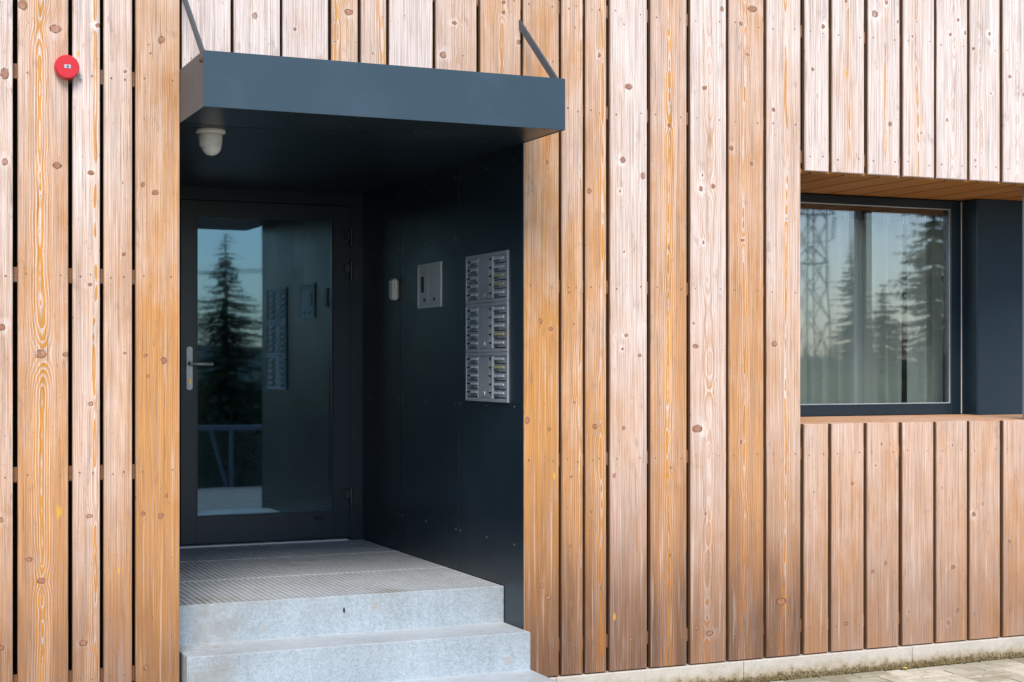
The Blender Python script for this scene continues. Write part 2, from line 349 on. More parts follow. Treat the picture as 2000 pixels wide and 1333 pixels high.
def obj(name, bm, mat, parent=None, smooth=False, loc=None):
    if loc is not None: bmesh.ops.translate(bm, verts=bm.verts, vec=-Vector(loc))
    me = bpy.data.meshes.new(name); bm.to_mesh(me); bm.free()
    if smooth:
        for p in me.polygons: p.use_smooth = True
    return link(name, me, mat, parent, loc or (0, 0, 0))
def sbox(name, dims, mat, parent=None, bev=0.0, loc=(0, 0, 0)):
    bm = bm_new(); bx(bm, *dims, bev=bev); return obj(name, bm, mat, parent)
def lathe(bm, prof, c, axis=(0, 0, 1), seg=28):   # prof: list of (radius, height)
    q = Vector(axis).to_track_quat('Z', 'Y').to_matrix(); rings = []
    for r_, h in prof:
        rings.append([bm.verts.new(Vector(c) + q @ Vector((r_ * math.cos(2 * math.pi * k / seg), r_ * math.sin(2 * math.pi * k / seg), h))) for k in range(seg)])
    for a, b in zip(rings, rings[1:]):
        for k in range(seg): bm.faces.new((a[k], a[(k + 1) % seg], b[(k + 1) % seg], b[k]))
    bm.faces.new(rings[-1]); bm.faces.new(list(reversed(rings[0])))

TH = 0.027
def board(parent, x0, x1, z0, z1, at, rot=None, name='plank', thick=TH):
    """one board; local x across, z along the grain, y into the wall; origin at z=0 so that local z is the height"""
    bm = bm_new(); w = (x1 - x0) / 2
    bx(bm, -w, w, 0, thick, z0, z1)
    es = [e for e in bm.edges if all(v.co.y < 0.001 for v in e.verts)]
    bmesh.ops.bevel(bm, geom=es, offset=0.0028, segments=2, affect='EDGES')
    o = obj(name, bm, M_wood, parent); o.location = Vector(((x0 + x1) / 2, rnd.uniform(0, .0018), 0)) - wloc(parent)
    o['seed'] = float(at.get('seed', rnd.uniform(0, 40))); o['bleach'] = float(at.get('b', 0.5)); o['warm'] = float(at.get('w', 0.5))
    o['dark'] = float(at.get('d', 1.0)); o['pith'] = [float(v) for v in at.get('pith', (rnd.uniform(-.03, .03), 0.04, 0.006))]
    o['figure'] = float(at.get('f', 0.55))
    o['amp'] = float(at.get('amp', 0.03))
    for i, k in enumerate(at.get('k', [])[:KN]):
        q = rnd.uniform(.6, 1.15); o['knot%d' % i] = [float(k[0]), float(k[1]), float(k[2]) * q]
    if 'stain' in at: o['stain'] = [float(v) for v in at['stain']]
    if rot: rot(o)
    return o
def rand_knots(hw, z0, z1, n):
    return [(rnd.uniform(-hw * .8, hw * .8), rnd.uniform(z0, z1), rnd.uniform(.006, .016)) for _ in range(n)]

# ---------------------------------------------------------------- slatted screen, left of the entrance
ZB = 0.112; ZT = 5.4
screen = empty('slatted_screen', 'open screen of wide larch boards with black gaps, left of the dark entrance', 'wooden screen', (0.4, 0, 0))
L = [
 (0.472, 0.668, dict(f=0.3, b=.50, w=.35, d=.50, pith=(-.02, .03, .0088), k=[(0.068, 2.716, 0.020), (0.068, 2.363, 0.018), (0.058, 1.701, 0.0184), (.05, .93, .015), (.05, .42, .015)])),
 (0.688, 0.884, dict(f=1.3, b=.22, w=.45, d=.50, amp=.034, pith=(-.006, .006, .0095), stain=(.061, .956, .016),
  k=[(-0.078, 2.998, 0.0207), (0.047, 2.912, 0.019), (0.055, 2.359, 0.0145), (-0.009, 1.595, 0.0185), (0.088, 1.593, 0.015), (-0.056, 0.767, 0.0100), (-0.005, 0.679, 0.0120), (.05, .2, .012)])),
 (0.902, 1.010, dict(f=0.9, b=.62, w=.25, d=.50, amp=.02, pith=(.036, .006, .0088), stain=(-.030, 2.82, .009),
  k=[(0.019, 2.336, 0.0100), (0.015, 1.88, 0.0085), (0.019, 1.393, 0.0085), (0.013, 0.933, 0.0080), (-0.012, 0.416, 0.0150), (0.048, 2.941, 0.0092)])),
 (1.026, 1.140, dict(f=0.15, b=.42, w=.45, d=.50, pith=(.22, .06, .0088), stain=(.003, .705, .008),
  k=[(0.03, 2.761, 0.0092), (0.02, 2.302, 0.0069), (0.024, 2.007, 0.0069), (0.028, 1.6, 0.0069)])),
 (1.155, 1.336, dict(f=0.22, b=.10, w=.85, d=.50, pith=(.28, .06, .0088), amp=.02,
  k=[(0.016, 2.902, 0.0161), (-0.062, 2.296, 0.0138), (-0.01, 2.266, 0.0120), (-0.03, 2.843, 0.0072), (-0.04, 2.878, 0.0069), (-0.05, 1.59, 0.0069), (0.025, 1.569, 0.0145), (-0.04, 1.503, 0.0092), (0.037, 1.006, 0.0082), (-0.06, 0.935, 0.0105), (0.012, 0.921, 0.0120), (-0.048, 0.296, 0.0125)])),
]
xl = 0.452
for k in range(11):
    w = rnd.choice((.108, .196, .196)); L.append((xl - w, xl, dict(b=rnd.uniform(.2, .6), k=rand_knots(w / 2, .2, 3.6, 5)))); xl -= w + .02
for x0, x1, at in L: board(screen, x0, x1, ZB, ZT, at)
RAILS = [0.27, 1.108, 1.915, 2.735, 3.55, 4.36, 5.15]
def batten(parent, x0, x1, zc, y0=0.0275, y1=0.052, h=0.062):
    o = board(parent, -h / 2, h / 2, x0, x1, dict(b=.12, w=.3, d=.2, pith=(.18, .05, .0088), k=[]), name='batten', thick=y1 - y0); o['gap_shade'] = 0.8  # batten colour darkened to paint in the shade behind the gaps
    o.rotation_euler = (0, R(90), 0); o.location = Vector((0, y0, zc)) - wloc(parent)
for z_ in RAILS: batten(screen, -1.85, 1.335, z_)
bm = bm_new()
for a, b in ((-1.9, -1.84), (0.405, 0.465), (1.285, 1.333)): bx(bm, a, b, 0.053, 0.12, 0.02, ZT)
obj('upright', bm, M_black, screen)
store = sbox('storage_wall', (-1.9, 1.30, 0.62, 0.70, -0.2, 5.4), M_black); tag(store, kind='structure')
bm = bm_new(); bx(bm, -1.98, -1.9, 0.06, 0.7, -0.2, 5.4); bx(bm, 1.30, 1.334, 0.121, 0.7, -0.2, 5.4)
tag(obj('storage_side_wall', bm, M_black), kind='structure')

# ---------------------------------------------------------------- timber facade right of and above the entrance
fac = empty('timber_facade', 'house wall of vertical larch boards round the entrance and the window', 'wooden wall', (2.9, 0, 0))
Q = [
 (1.347, 1.552, dict(f=0.1, b=.72, w=.2, k=[(.02, 3.4, .01)], pith=(.2, .07, .0088))),
 (1.566, 1.765, dict(f=0.15, b=.78, w=.2, k=[(-0.008, 3.037, 0.0128)], pith=(-.22, .05, .0088))),
 (1.778, 1.980, dict(f=0.1, b=.55, w=.3, k=[(-0.048, 2.995, 0.0069)], pith=(-.2, .08, .0088))),
 (1.996, 2.115, dict(f=0.9, b=.10, w=.6, amp=.02, k=[(0.019, 3.091, 0.0128), (-0.041, 3.05, 0.006), (-0.046, 2.956, 0.006)], pith=(-.035, .01, .0088))),
 (2.130, 2.246, dict(f=0.8, b=.25, w=.6, amp=.02, k=[(-0.005, 2.919, 0.0069)], pith=(.035, .01, .0088))),
 (2.260, 2.464, dict(f=0.1, b=.62, w=.25, k=[(-0.031, 3.1, 0.0046)], pith=(.23, .08, .0088))),
 (2.480, 2.676, dict(f=0.6, b=.18, w=.5, amp=.025, k=[(-0.009, 3.087, 0.0115), (-0.063, 2.938, 0.0185), (0.031, 2.941, 0.0069)], pith=(.01, .02, .0088))),
 (2.694, 2.893, dict(f=0.6, b=.10, w=.6, amp=.025, k=[(0.014, 3.154, 0.0092), (0.09, 3.025, 0.0161), (0.016, 3.201, 0.0092)], pith=(.015, .015, .0088))),
]
for x0, x1, at in Q: board(fac, x0, x1, 2.60, ZT, at)
Rr = [
 (2.907, 3.087, dict(f=0.25, b=.06, w=.95, d=.85, pith=(.26, .05, .0088), stain=(.067, 1.038, .010), k=[(0.031, 2.485, 0.0105), (0.049, 1.716, 0.0105), (-0.003, 1.751, 0.0120), (-0.07, 1.295, 0.0190), (0.041, 1.255, 0.0092), (0.005, 0.533, 0.0125), (0.036, 0.477, 0.0092), (.06, 2.95, .006)])),
 (3.102, 3.210, dict(f=0.7, b=.22, w=.65, d=1, amp=.015, pith=(.045, .008, .0095), k=[(0.008, 1.738, 0.0069), (0.01, 1.377, 0.0082), (-0.011, 0.71, 0.0105), (-0.008, 1.03, 0.0082), (-0.016, 1.885, 0.0092), (0.018, 3.118, 0.0046)])),
 (3.224, 3.332, dict(f=0.8, b=.15, w=.75, d=1, amp=.02, pith=(.030, .006, .0095), k=[(0.018, 2.999, 0.0105), (-0.035, 2.36, 0.0125), (-0.006, 1.261, 0.0128), (-0.024, 0.865, 0.0092), (-0.032, 0.545, 0.0092), (0.029, 0.508, 0.0092)])),
 (3.352, 3.548, dict(f=0.3, b=.72, w=.2, d=.85, amp=.02, pith=(.20, .06, .0088), stain=(-.075, .367, .010), k=[(-0.024, 3.154, 0.0069), (0.0, 2.861, 0.0128), (-0.03, 2.514, 0.0128), (0.077, 2.445, 0.0190), (-0.024, 2.083, 0.0092), (-0.046, 2.367, 0.0072), (-0.013, 1.688, 0.0105), (-0.032, 1.625, 0.0092), (0.06, 1.594, 0.0145), (-0.027, 1.254, 0.0115), (-0.076, 1.029, 0.0115), (0.011, 0.253, 0.0115)])),
 (3.567, 3.763, dict(f=1.5, b=.12, w=.35, d=1.1, amp=.034, pith=(.0, .004, .0095), k=[(0.0, 2.691, 0.0125), (0.003, 2.107, 0.0095), (0.011, 1.059, 0.0095), (0.006, 0.641, 0.0100)])),
 (3.784, 3.982, dict(f=0.6, b=.66, w=.2, d=.6, amp=.03, pith=(.0, .03, .0088), k=[(0.076, 3.274, 0.0150), (-0.021, 2.885, 0.0105), (-0.041, 2.398, 0.0148), (0.027, 2.413, 0.0125), (-0.033, 2.463, 0.0082), (-0.027, 2.14, 0.0082), (-0.081, 1.749, 0.0082), (-0.07, 1.639, 0.0148), (-0.061, 1.242, 0.0160), (-0.016, 0.832, 0.0105), (-0.067, 0.285, 0.0140), (0.007, 0.253, 0.0128)])),
 (3.998, 4.195, dict(f=0.8, b=.12, w=.45, d=1, amp=.02, pith=(-.01, .008, .0095), k=[(0.035, 3.289, 0.0165), (-0.032, 3.211, 0.0092), (0.006, 3.064, 0.0082), (-0.084, 2.602, 0.0185), (0.03, 2.533, 0.0105), (-0.023, 2.156, 0.0082), (-0.032, 1.173, 0.0082)])),
 (4.213, 4.411, dict(f=0.9, b=.50, w=.4, d=.95, amp=.022, pith=(.01, .008, .0095), k=[(-0.059, 2.804, 0.0105), (-0.014, 0.381, 0.0185), (-0.053, 1.653, 0.0145), (0.015, 2.27, 0.0072)])),
]
for x0, x1, at in Rr: board(fac, x0, x1, ZB, ZT, at)
U = [
 (4.435, 4.577, dict(f=0.3, b=.85, w=.2, pith=(0, .015, .0088), k=[(0.038, 3.24, 0.0190), (-0.025, 3.02, 0.0092)])),
 (4.598, 4.792, dict(f=0.7, b=.72, w=.4, pith=(0, .006, .0088), amp=.015, stain=(-.010, 3.01, .012), k=[(-0.012, 3.38, 0.0092)])),
 (4.815, 5.011, dict(f=0.8, b=.80, w=.2, pith=(.01, .008, .0095), amp=.02, k=[(-0.056, 3.329, 0.0175), (0.014, 3.395, 0.0128), (0.039, 2.776, 0.0128), (0.087, 3.302, 0.0092)])),
 (5.032, 5.228, dict(f=0.8, b=.82, w=.2, pith=(-.01, .006, .0088), amp=.02, k=[(-0.04, 3.234, 0.0115), (0.018, 2.743, 0.0092), (-0.011, 3.312, 0.0046)])),
 (5.244, 5.441, dict(f=0.3, b=.92, w=.2, pith=(.01, .03, .0088), k=[(-0.011, 3.264, 0.0092), (0.039, 3.343, 0.0115), (0.085, 3.28, 0.0138), (-0.031, 2.819, 0.0092)])),
 (5.460, 5.656, dict(f=0.5, b=.88, w=.2, pith=(-.03, .02, .0088), k=[(0.03, 3.288, 0.0150), (-0.078, 3.202, 0.0128), (0.04, 2.977, 0.0082), (-0.064, 2.621, 0.0092)])),
 (5.677, 5.873, dict(f=0.2, b=.95, w=.2, pith=(.0, .05, .0088), k=[(-0.053, 3.074, 0.0138), (0.04, 2.986, 0.0115)])),
]
for x0, x1, at in U: board(fac, x0, x1, 2.515, ZT, at)
D = [
 (4.432, 4.575, dict(f=0.1, b=0.51, w=.2, d=.38, pith=(-.20, .06, .0088), k=[(-0.014, 0.915, 0.0069)])),
 (4.594, 4.789, dict(f=0.12, b=0.54, w=.25, d=.38, pith=(.18, .05, .0088), k=[(-0.011, 0.247, 0.0141), (0.029, 0.951, 0.0085)])),
 (4.809, 5.005, dict(f=0.12, b=0.58, w=.2, d=.38, pith=(.22, .07, .0088), k=[(-0.046, 1.038, 0.0092), (-0.009, 1.146, 0.0092), (-0.062, 0.501, 0.0092), (0.017, 0.541, 0.0105)])),
 (5.028, 5.224, dict(f=0.12, b=0.66, w=.1, d=.38, pith=(-.2, .04, .0088), k=[(-0.059, 0.285, 0.0082)])),
 (5.242, 5.440, dict(f=0.1, b=0.56, w=.1, d=.38, pith=(.18, .05, .0088), k=[(0.036, 0.27, 0.0128), (-0.023, 0.21, 0.0105), (-0.063, 0.913, 0.0092), (0.01, 0.498, 0.0105), (0.003, 1.132, 0.0092)])),
 (5.459, 5.658, dict(f=0.2, b=0.61, w=.25, d=.38, pith=(.18, .05, .0088), k=[(-0.072, 0.767, 0.0115), (-0.015, 0.819, 0.0092)])),
 (5.679, 5.873, dict(f=0.12, b=0.54, w=.2, d=.38, pith=(-.20, .06, .0088), k=[(-0.056, 0.615, 0.0115)])),
]
for x0, x1, at in D: board(fac, x0, x1, ZB, 1.255, at)
xr = 5.892
for k in range(14):
    if xr < 7.2: board(fac, xr, xr + .196, ZB, 1.255, dict(b=.42, w=.2, d=.7, k=rand_knots(.098, .2, 1.2, 4)))
    board(fac, xr, xr + .196, 2.515 if xr < 7.2 else ZB, ZT, dict(b=rnd.uniform(.2, .7), k=rand_knots(.098, .3, 3.5, 6))); xr += .2145
for z_ in (0.25, 1.108): batten(fac, 2.907, xr, z_)
for z_ in (1.915,): batten(fac, 2.907, 4.411, z_)
batten(fac, 2.907, 4.411, 2.735); batten(fac, 4.411, xr, 2.585)
for z_ in (3.21, 3.98, 4.8): batten(fac, 1.345, xr, z_)
bm = bm_new()
bx(bm, 2.915, 4.39, .0545, .075, .0, ZT); bx(bm, 4.39, 7.40, .0545, .075, 2.54, ZT); bx(bm, 4.39, 7.40, .0545, .075, .0, 1.225)
bx(bm, 7.40, xr, .0545, .075, .0, ZT); bx(bm, 1.336, 2.915, .0545, .075, 2.60, ZT)
obj('backing_board', bm, M_black, fac)
# screw heads, two per board and batten
M_oldscrew = newmat('rusted_screw', (0.22, 0.16, 0.13), 0.6, 0.3)[0]
def screws(parent, boards, rails, ztop=ZT, zbot=0.0):
    if len(rails) > 1:
        screws(parent, boards, [z for z in rails if z < .6]) if min(rails) < .6 else None
        rails = [z for z in rails if z >= .6]
    mt = M_screw if max(rails) < .6 else M_oldscrew
    bm = bm_new()
    for x0, x1 in boards:
        for z_ in rails:
            if not zbot < z_ < ztop: continue
            for s in (x0 + .032, x1 - .032):
                cyl(bm, (s + rnd.uniform(-.006, .006), -.0004, z_ + rnd.uniform(-.008, .008)), (0, -1, 0), rnd.uniform(.0026, .0038), .0018, 8)
    tag(obj('screw_heads', bm, mt, parent), kind='stuff')
screws(screen, [(a, b) for a, b, _ in L], RAILS)
screws(fac, [(a, b) for a, b, _ in Rr], (0.25, 1.108, 1.915, 2.735, 3.21))
screws(fac, [(a, b) for a, b, _ in Q], (3.21, 2.84))
screws(fac, [(a, b) for a, b, _ in U], (2.585, 3.21)); screws(fac, [(a, b) for a, b, _ in D], (0.24, 1.108))

# ---------------------------------------------------------------- plinth
pl = empty('concrete_plinth', 'low pale concrete plinth with mossy foot below the larch boards', 'plinth', (3, 0, 0))
edges = [2.912] + [3.07 + 1.006 * k for k in range(0, 6)] + [xr]
for a, b in zip(edges, edges[1:]):
    bm = bm_new(); bx(bm, a + .0015, b - .0015, -.012, .05, -.12, .107, bev=.003); obj('plinth_block', bm, M_conc, pl)
for a, b in ((-1.9, -.9), (-.9, .1), (.1, 1.335)):
    bm = bm_new(); bx(bm, a + .0015, b - .0015, -.012, .05, -.12, .107, bev=.003); obj('plinth_block', bm, M_conc, pl)
def gz(y): return 0.033 * min(y, 0.0)
bm = bm_new()
for i in range(5200):
    x = rnd.uniform(2.95, 6.6); dens = .5 + .5 * math.sin(x * 9 + 2 * math.sin(x * 3.1)); 
    if rnd.random() > .35 + .65 * dens: continue
    up = abs(rnd.gauss(0, .011)); y = -.013 - rnd.random() * .012 * max(0, 1 - up * 30); z = .001 + up; s = rnd.uniform(.003, .007)
    a = rnd.uniform(0, 6.28); v = [bm.verts.new((x + s * math.cos(a + q) * .7, y + s * math.sin(a + q) * .5 - .001, z + rnd.uniform(-.002, .002))) for q in (0, 2.1, 4.2)]
    tp = bm.verts.new((x + rnd.uniform(-.003, .003), y - s * .6, z + s * 1.3)); 
    for p, q in ((0, 1), (1, 2), (2, 0)): bm.faces.new((v[p], v[q], tp))
moss = tag(obj('moss', bm, M_moss), 'dry brownish moss growing along the foot of the plinth', 'moss', kind='stuff')

# ---------------------------------------------------------------- paving, land
bm = bm_new()
ys = [0.5, 0, -1, -3, -6, -9, -13.6, -16, -22, -35, -60, -120, -260, -420]
def land(x, y):
    z = gz(y)
    if y < -13.6: z = gz(-13.6) - 6.5 * min(1, (-13.6 - y) / 10)
    if y < -120: z += (-120 - y) * .012
    return z
xs = [-420, -120, -60, -25, -12, -6, -2, 2, 6, 12, 20, 30, 60, 120, 420]
grid = [[bm.verts.new((x, y, land(x, y) - .012)) for x in xs] for y in ys]
for j in range(len(ys) - 1):
    for i in range(len(xs) - 1): bm.faces.new((grid[j][i], grid[j + 1][i], grid[j + 1][i + 1], grid[j][i + 1]))
ground = tag(obj('ground', bm, M_joint), kind='structure'); ground.data.materials.append(M_land)
for p in ground.data.polygons:
    if p.center.y < -13.6: p.material_index = 1
# herringbone pavers
pav = empty('paving', 'pale herringbone concrete pavers', 'paving', (4.5, 0, 0)); del pav['label'], pav['category']; pav['kind'] = 'structure'
stuff_bm = bm_new()
def paver(x0, x1, y0, y1, sep):
    y1 = min(y1, -.016)
    if y1 - y0 < .02: return
    g = .0042; bm_ = bm_new() if sep else stuff_bm; dz = rnd.uniform(-.003, .003); tx, ty = rnd.uniform(-.006, .006), rnd.uniform(-.006, .006)
    a, b, c, d_ = x0 + g, x1 - g, y0 + g, y1 - g; e = .007; cx, cy = (a + b) / 2, (c + d_) / 2
    def V(x, y, z): return bm_.verts.new((x, y, z + gz(y) + dz + tx * (x - cx) + ty * (y - cy)))
    lo = [V(x, y, -.035) for x, y in ((a, c), (b, c), (b, d_), (a, d_))]
    mi = [V(x, y, -.006) for x, y in ((a, c), (b, c), (b, d_), (a, d_))]
    hi = [V(x, y, 0) for x, y in ((a + e, c + e), (b - e, c + e), (b - e, d_ - e), (a + e, d_ - e))]
    bm_.faces.new(hi)
    for p, q in ((lo, mi), (mi, hi)):
        for k in range(4): bm_.faces.new((p[k], p[(k + 1) % 4], q[(k + 1) % 4], q[k]))
    if sep: obj('paver', bm_, M_paver, pav)
PW = .1
for i in range(-30, 110):
    for j in range(-60, 2):
        # 90 degree herringbone: pattern repeats every four cells along the diagonal
        k = (i - j) % 4
        if k == 0: b = (i, i + 2, j, j + 1)
        elif k == 2: b = (i, i + 1, j, j + 2) if True else None
        else: continue
        if k == 2: b = (i, i + 1, j - 1, j + 1)
        x0, x1, y0, y1 = [v * PW for v in b]
        x0 += 0; 
        if y0 < -5 or y0 > -.02: continue
        if x0 < 2.93 and x1 > 1.33 and y1 > -.36: continue
        if x1 < -1.9 or x0 > 10: continue
        sep = 3.0 < x0 < 6.3 and y0 > -.85
        paver(x0, x1, y0, y1, sep)
tag(obj('outer_pavers', stuff_bm, M_paver, pav), kind='stuff')

# ---------------------------------------------------------------- entrance recess: dark panels, ceiling
XR = 2.905; XLF = 1.337
rec = empty('entrance_recess', 'recessed dark porch lined with near black riveted panels', 'porch', (2.1, 1.2, .5))
for a, b in ((0.002, .802), (.806, 1.68), (1.684, 2.425)):
    sbox('side_panel', (XR, XR + .012, a, b, 0.0, 2.563), M_panel, rec, bev=.0008)
for a, b in ((0.121, .802), (.806, 1.68), (1.684, 2.425)):
    sbox('side_panel', (XLF - .003, XLF - .002 + .008, a, b, 0.0, 2.563), M_panel, rec)
for a, b in ((0.03, 1.18), (1.184, 2.43)):
    sbox('ceiling_panel', (XLF, XR, a, b, 2.5635, 2.58), M_panel, rec)
sbox('edge_trim', (XR - .001, XR + .0015, -.003, .0015, .0, 2.563), M_frame, rec)
bm = bm_new()
for y_ in (.10, .435, .776, .84, 1.28, 1.65, 1.72, 2.2):
    for z_ in (.716, 1.355, 2.19, 2.50):
        if z_ == 2.19 and y_ < .78: continue
        cyl(bm, (XR - .001, y_, z_), (-1, 0, 0), .0055, .003, 10)
tag(obj('rivets', bm, M_rivet, rec), kind='stuff')

# ---------------------------------------------------------------- canopy
can = empty('entrance_canopy', 'flat blue grey sheet metal canopy over the entrance steps', 'canopy', (2.1, -.2, 2.56))
CF = -.455; Z0, Z1 = 2.563, 2.784
sbox('fascia', (XLF, 2.903, CF, CF + .004, Z0, Z1), M_canopy, can, bev=.0012)
sbox('side_panel', (XLF, XLF + .004, CF + .0045, -.002, Z0, Z1), M_canopy, can)
sbox('side_panel', (2.899, 2.903, CF + .0045, -.002, Z0, Z1), M_canopy, can)
bm = bm_new(); bx(bm, XLF + .005, 2.898, CF + .02, 0.045, Z1 - .03, Z1 - .022); obj('top_sheet', bm, M_canopy, can)
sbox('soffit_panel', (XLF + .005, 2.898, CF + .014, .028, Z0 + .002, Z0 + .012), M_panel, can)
bm = bm_new()
for i in range(6): cyl(bm, (1.42 + i * .28, CF + .04, Z0 + .0015), (0, 0, -1), .005, .003, 10)
for i in range(6): cyl(bm, (1.47 + i * .28 + rnd.uniform(-.03, .03), -.14, Z0 + .0015), (0, 0, -1), .005, .003, 10)
tag(obj('rivets', bm, M_rivet, can), kind='stuff')
for xb in (XLF + .006, 2.899 - .016):
    bm = bm_new(); yz = [(-.435, 2.755), (-.402, 2.755), (-.004, 3.085), (-.004, 3.128), (-.43, 2.776)]
    # flat bar standing on edge: 34 mm high, 8 mm thick
    f0 = [bm.verts.new((xb, y, z)) for y, z in yz]; f1 = [bm.verts.new((xb + .009, y, z)) for y, z in yz]
    bm.faces.new(f0); bm.faces.new(list(reversed(f1)))
    for k in range(5): bm.faces.new((f0[k], f1[k], f1[(k + 1) % 5], f0[(k + 1) % 5]))
    bmesh.ops.recalc_face_normals(bm, faces=bm.faces)
    br = obj('bracket', bm, M_canopy, can)
    bm = bm_new(); xs_ = XLF - .003 if xb < 2 else 2.906
    cyl(bm, (xs_, -.418, 2.752), (1, 0, 0), .011, .008, 6); cyl(bm, (xs_, -.418, 2.752), (1, 0, 0), .005, .014, 10)
    obj('bolt', bm, M_bolt, br)

# ---------------------------------------------------------------- galvanised steps
st = empty('steel_steps', 'galvanised steel entrance steps with grating treads', 'steps', (2.1, 0, 0))
SX0, SX1 = 1.356, 2.903
def grate(y0, y1, ztop, pitch, name):
    GD = .009 if pitch > .02 else .005
    bm = bm_new(); bx(bm, SX0, SX1, y0, y1, ztop - .034, ztop - GD)
    n = int((SX1 - SX0) / pitch); p = (SX1 - SX0) / n
    for i in range(n):
        a = SX0 + i * p + p * .16; b = SX0 + (i + 1) * p - p * .16; e = p * .06
        v = [bm.verts.new(q) for q in ((a - e, y0 + .001, ztop - GD - .0002), (b + e, y0 + .001, ztop - GD - .0002), (b, y0 + .001, ztop), (a, y0 + .001, ztop),
                                       (a - e, y1 - .001, ztop - GD - .0002), (b + e, y1 - .001, ztop - GD - .0002), (b, y1 - .001, ztop), (a, y1 - .001, ztop))]
        for f in ((0, 1, 2, 3), (5, 4, 7, 6), (3, 2, 6, 7), (1, 5, 6, 2), (4, 0, 3, 7)): bm.faces.new([v[k] for k in f])
    nn = int((y1 - y0) / .028)          # fine cross wires
    for j in range(1, nn if pitch < .02 else 1):
        y = y0 + (y1 - y0) * j / nn; bx(bm, SX0 + .002, SX1 - .002, y - .0016, y + .0016, ztop - .0055, ztop - .0018)
    bx(bm, SX0, SX1, y0 - .0005, y0 + .0016, ztop - .028, ztop + .0003); bx(bm, SX0, SX1, y1 - .0016, y1 + .0005, ztop - .028, ztop + .0004)
    return obj(name, bm, M_grate, st)
YL, Y2, Y3 = .219, -.076, -.366
for a, b in ((YL, .966), (.970, 1.708), (1.712, 2.338)): grate(a + .004, b, .51, .028, 'landing_grating')
grate(Y2 + .004, YL - .001, .34, .0135, 'tread_grating'); grate(Y3 + .004, Y2 - .001, .17, .0135, 'tread_grating')
for y_, z0, z1 in ((YL, .335, .5085), (Y2, .165, .3385), (Y3, -.04, .1685)):
    sbox('riser', (SX0, SX1, y_, y_ + .0035, z0, z1), M_galv, st, bev=.001)
for xs_ in (SX0 - .005, SX1 + .0005):          # stepped side cheeks
    bm = bm_new(); pr = [(2.33, -.04), (2.33, .509), (YL + .0005, .509), (YL + .0005, .339), (Y2 + .0005, .339), (Y2 + .0005, .169), (Y3 + .0005, .169), (Y3 + .0005, -.04)]
    if xs_ > 2: pr = [(.19, .3385), (Y2 + .0005, .3385), (Y2 + .0005, .169), (Y3 + .0005, .169), (Y3 + .0005, -.04), (.0, -.04), (.0, .1)]; pr = [(-.004, .3385), (Y2 + .0005, .3385), (Y2 + .0005, .169), (Y3 + .0005, .169), (Y3 + .0005, -.04), (-.004, -.04)]
    f0 = [bm.verts.new((xs_, y, z)) for y, z in pr]; f1 = [bm.verts.new((xs_ + .0045, y, z)) for y, z in pr]
    bm.faces.new(f0); bm.faces.new(list(reversed(f1))); n = len(pr)
    for k in range(n): bm.faces.new((f0[k], f1[k], f1[(k + 1) % n], f0[(k + 1) % n]))
    bmesh.ops.recalc_face_normals(bm, faces=bm.faces); obj('side_cheek', bm, M_galv, st)
bm = bm_new(); cyl(bm, (2.12, YL - .0005, .445), (0, -1, 0), .0045, .001, 10); bmesh.ops.scale(bm, verts=bm.verts, vec=(1, 1, 3), space=Matrix.Translation((-2.12, 0, -.445)))
obj('drain_slot', bm, M_darkbit, st)

# ---------------------------------------------------------------- door
dr_ = empty('entrance_door', 'dark framed glass entrance door at the back of the recess', 'door', (2.3, 2.36, .51))
DY = 2.356
bm = bm_new()
bx(bm, XLF + .008, 1.815, DY, DY + .07, .512, 2.5625); bx(bm, 2.826, XR - .001, DY, DY + .07, .512, 2.5625)
bx(bm, 1.815, 2.826, DY, DY + .07, 2.49, 2.5625); bx(bm, 1.80, 2.84, DY + .045, DY + .069, .512, .54)
obj('door_frame', bm, M_frame, dr_)
lf = None
bm = bm_new(); lx0, lx1, lz0, lz1 = 1.819, 2.822, .528, 2.486; gx0, gx1, gz0, gz1 = 1.911, 2.717, .681, 2.400; y0, y1 = DY - .012, DY + .044
bx(bm, lx0, gx0, y0, y1, lz0, lz1, bev=.002); bx(bm, gx1, lx1, y0, y1, lz0, lz1, bev=.002)
bx(bm, gx0 - .001, gx1 + .001, y0 + .0005, y1, lz0, gz0, bev=.001); bx(bm, gx0 - .001, gx1 + .001, y0 + .0005, y1, gz1, lz1, bev=.001)
for a in ((gx0, gx0 + .006, gz0, gz1), (gx1 - .006, gx1, gz0, gz1), (gx0 + .006, gx1 - .006, gz0, gz0 + .006), (gx0 + .006, gx1 - .006, gz1 - .006, gz1)):
    bx(bm, a[0], a[1], y0 + .006, y0 + .03, a[2], a[3])
lf = obj('door_leaf', bm, M_frame, dr_)
sbox('glass_pane', (gx0 + .006, gx1 - .006, DY + .006, DY + .030, gz0 + .006, gz1 - .006), M_glass, lf)
sbox('threshold', (1.40, 2.80, DY - .055, DY - .001, .5105, .522), M_plate, dr_, bev=.002)
bm = bm_new()
def rounded_plate(bm, cx, y0, y1, z0, z1, w):
    n = 10; r = w / 2; pts = [(cx + r * math.cos(math.pi * k / n), z1 - r + r * math.sin(math.pi * k / n)) for k in range(n + 1)]
    pts += [(cx - r * math.cos(math.pi * k / n), z0 + r - r * math.sin(math.pi * k / n)) for k in range(n + 1)]
    f0 = [bm.verts.new((x, y0, z)) for x, z in pts]; f1 = [bm.verts.new((x, y1, z)) for x, z in pts]
    bm.faces.new(f0); bm.faces.new(list(reversed(f1)))
    for k in range(len(pts)): bm.faces.new((f0[k], f1[k], f1[(k + 1) % len(pts)], f0[(k + 1) % len(pts)]))
    bmesh.ops.recalc_face_normals(bm, faces=bm.faces)
rounded_plate(bm, 1.868, y0 - .009, y0 - .0005, 1.405, 1.653, .034); hp = obj('handle_plate', bm, M_plate, lf)
bm = bm_new()
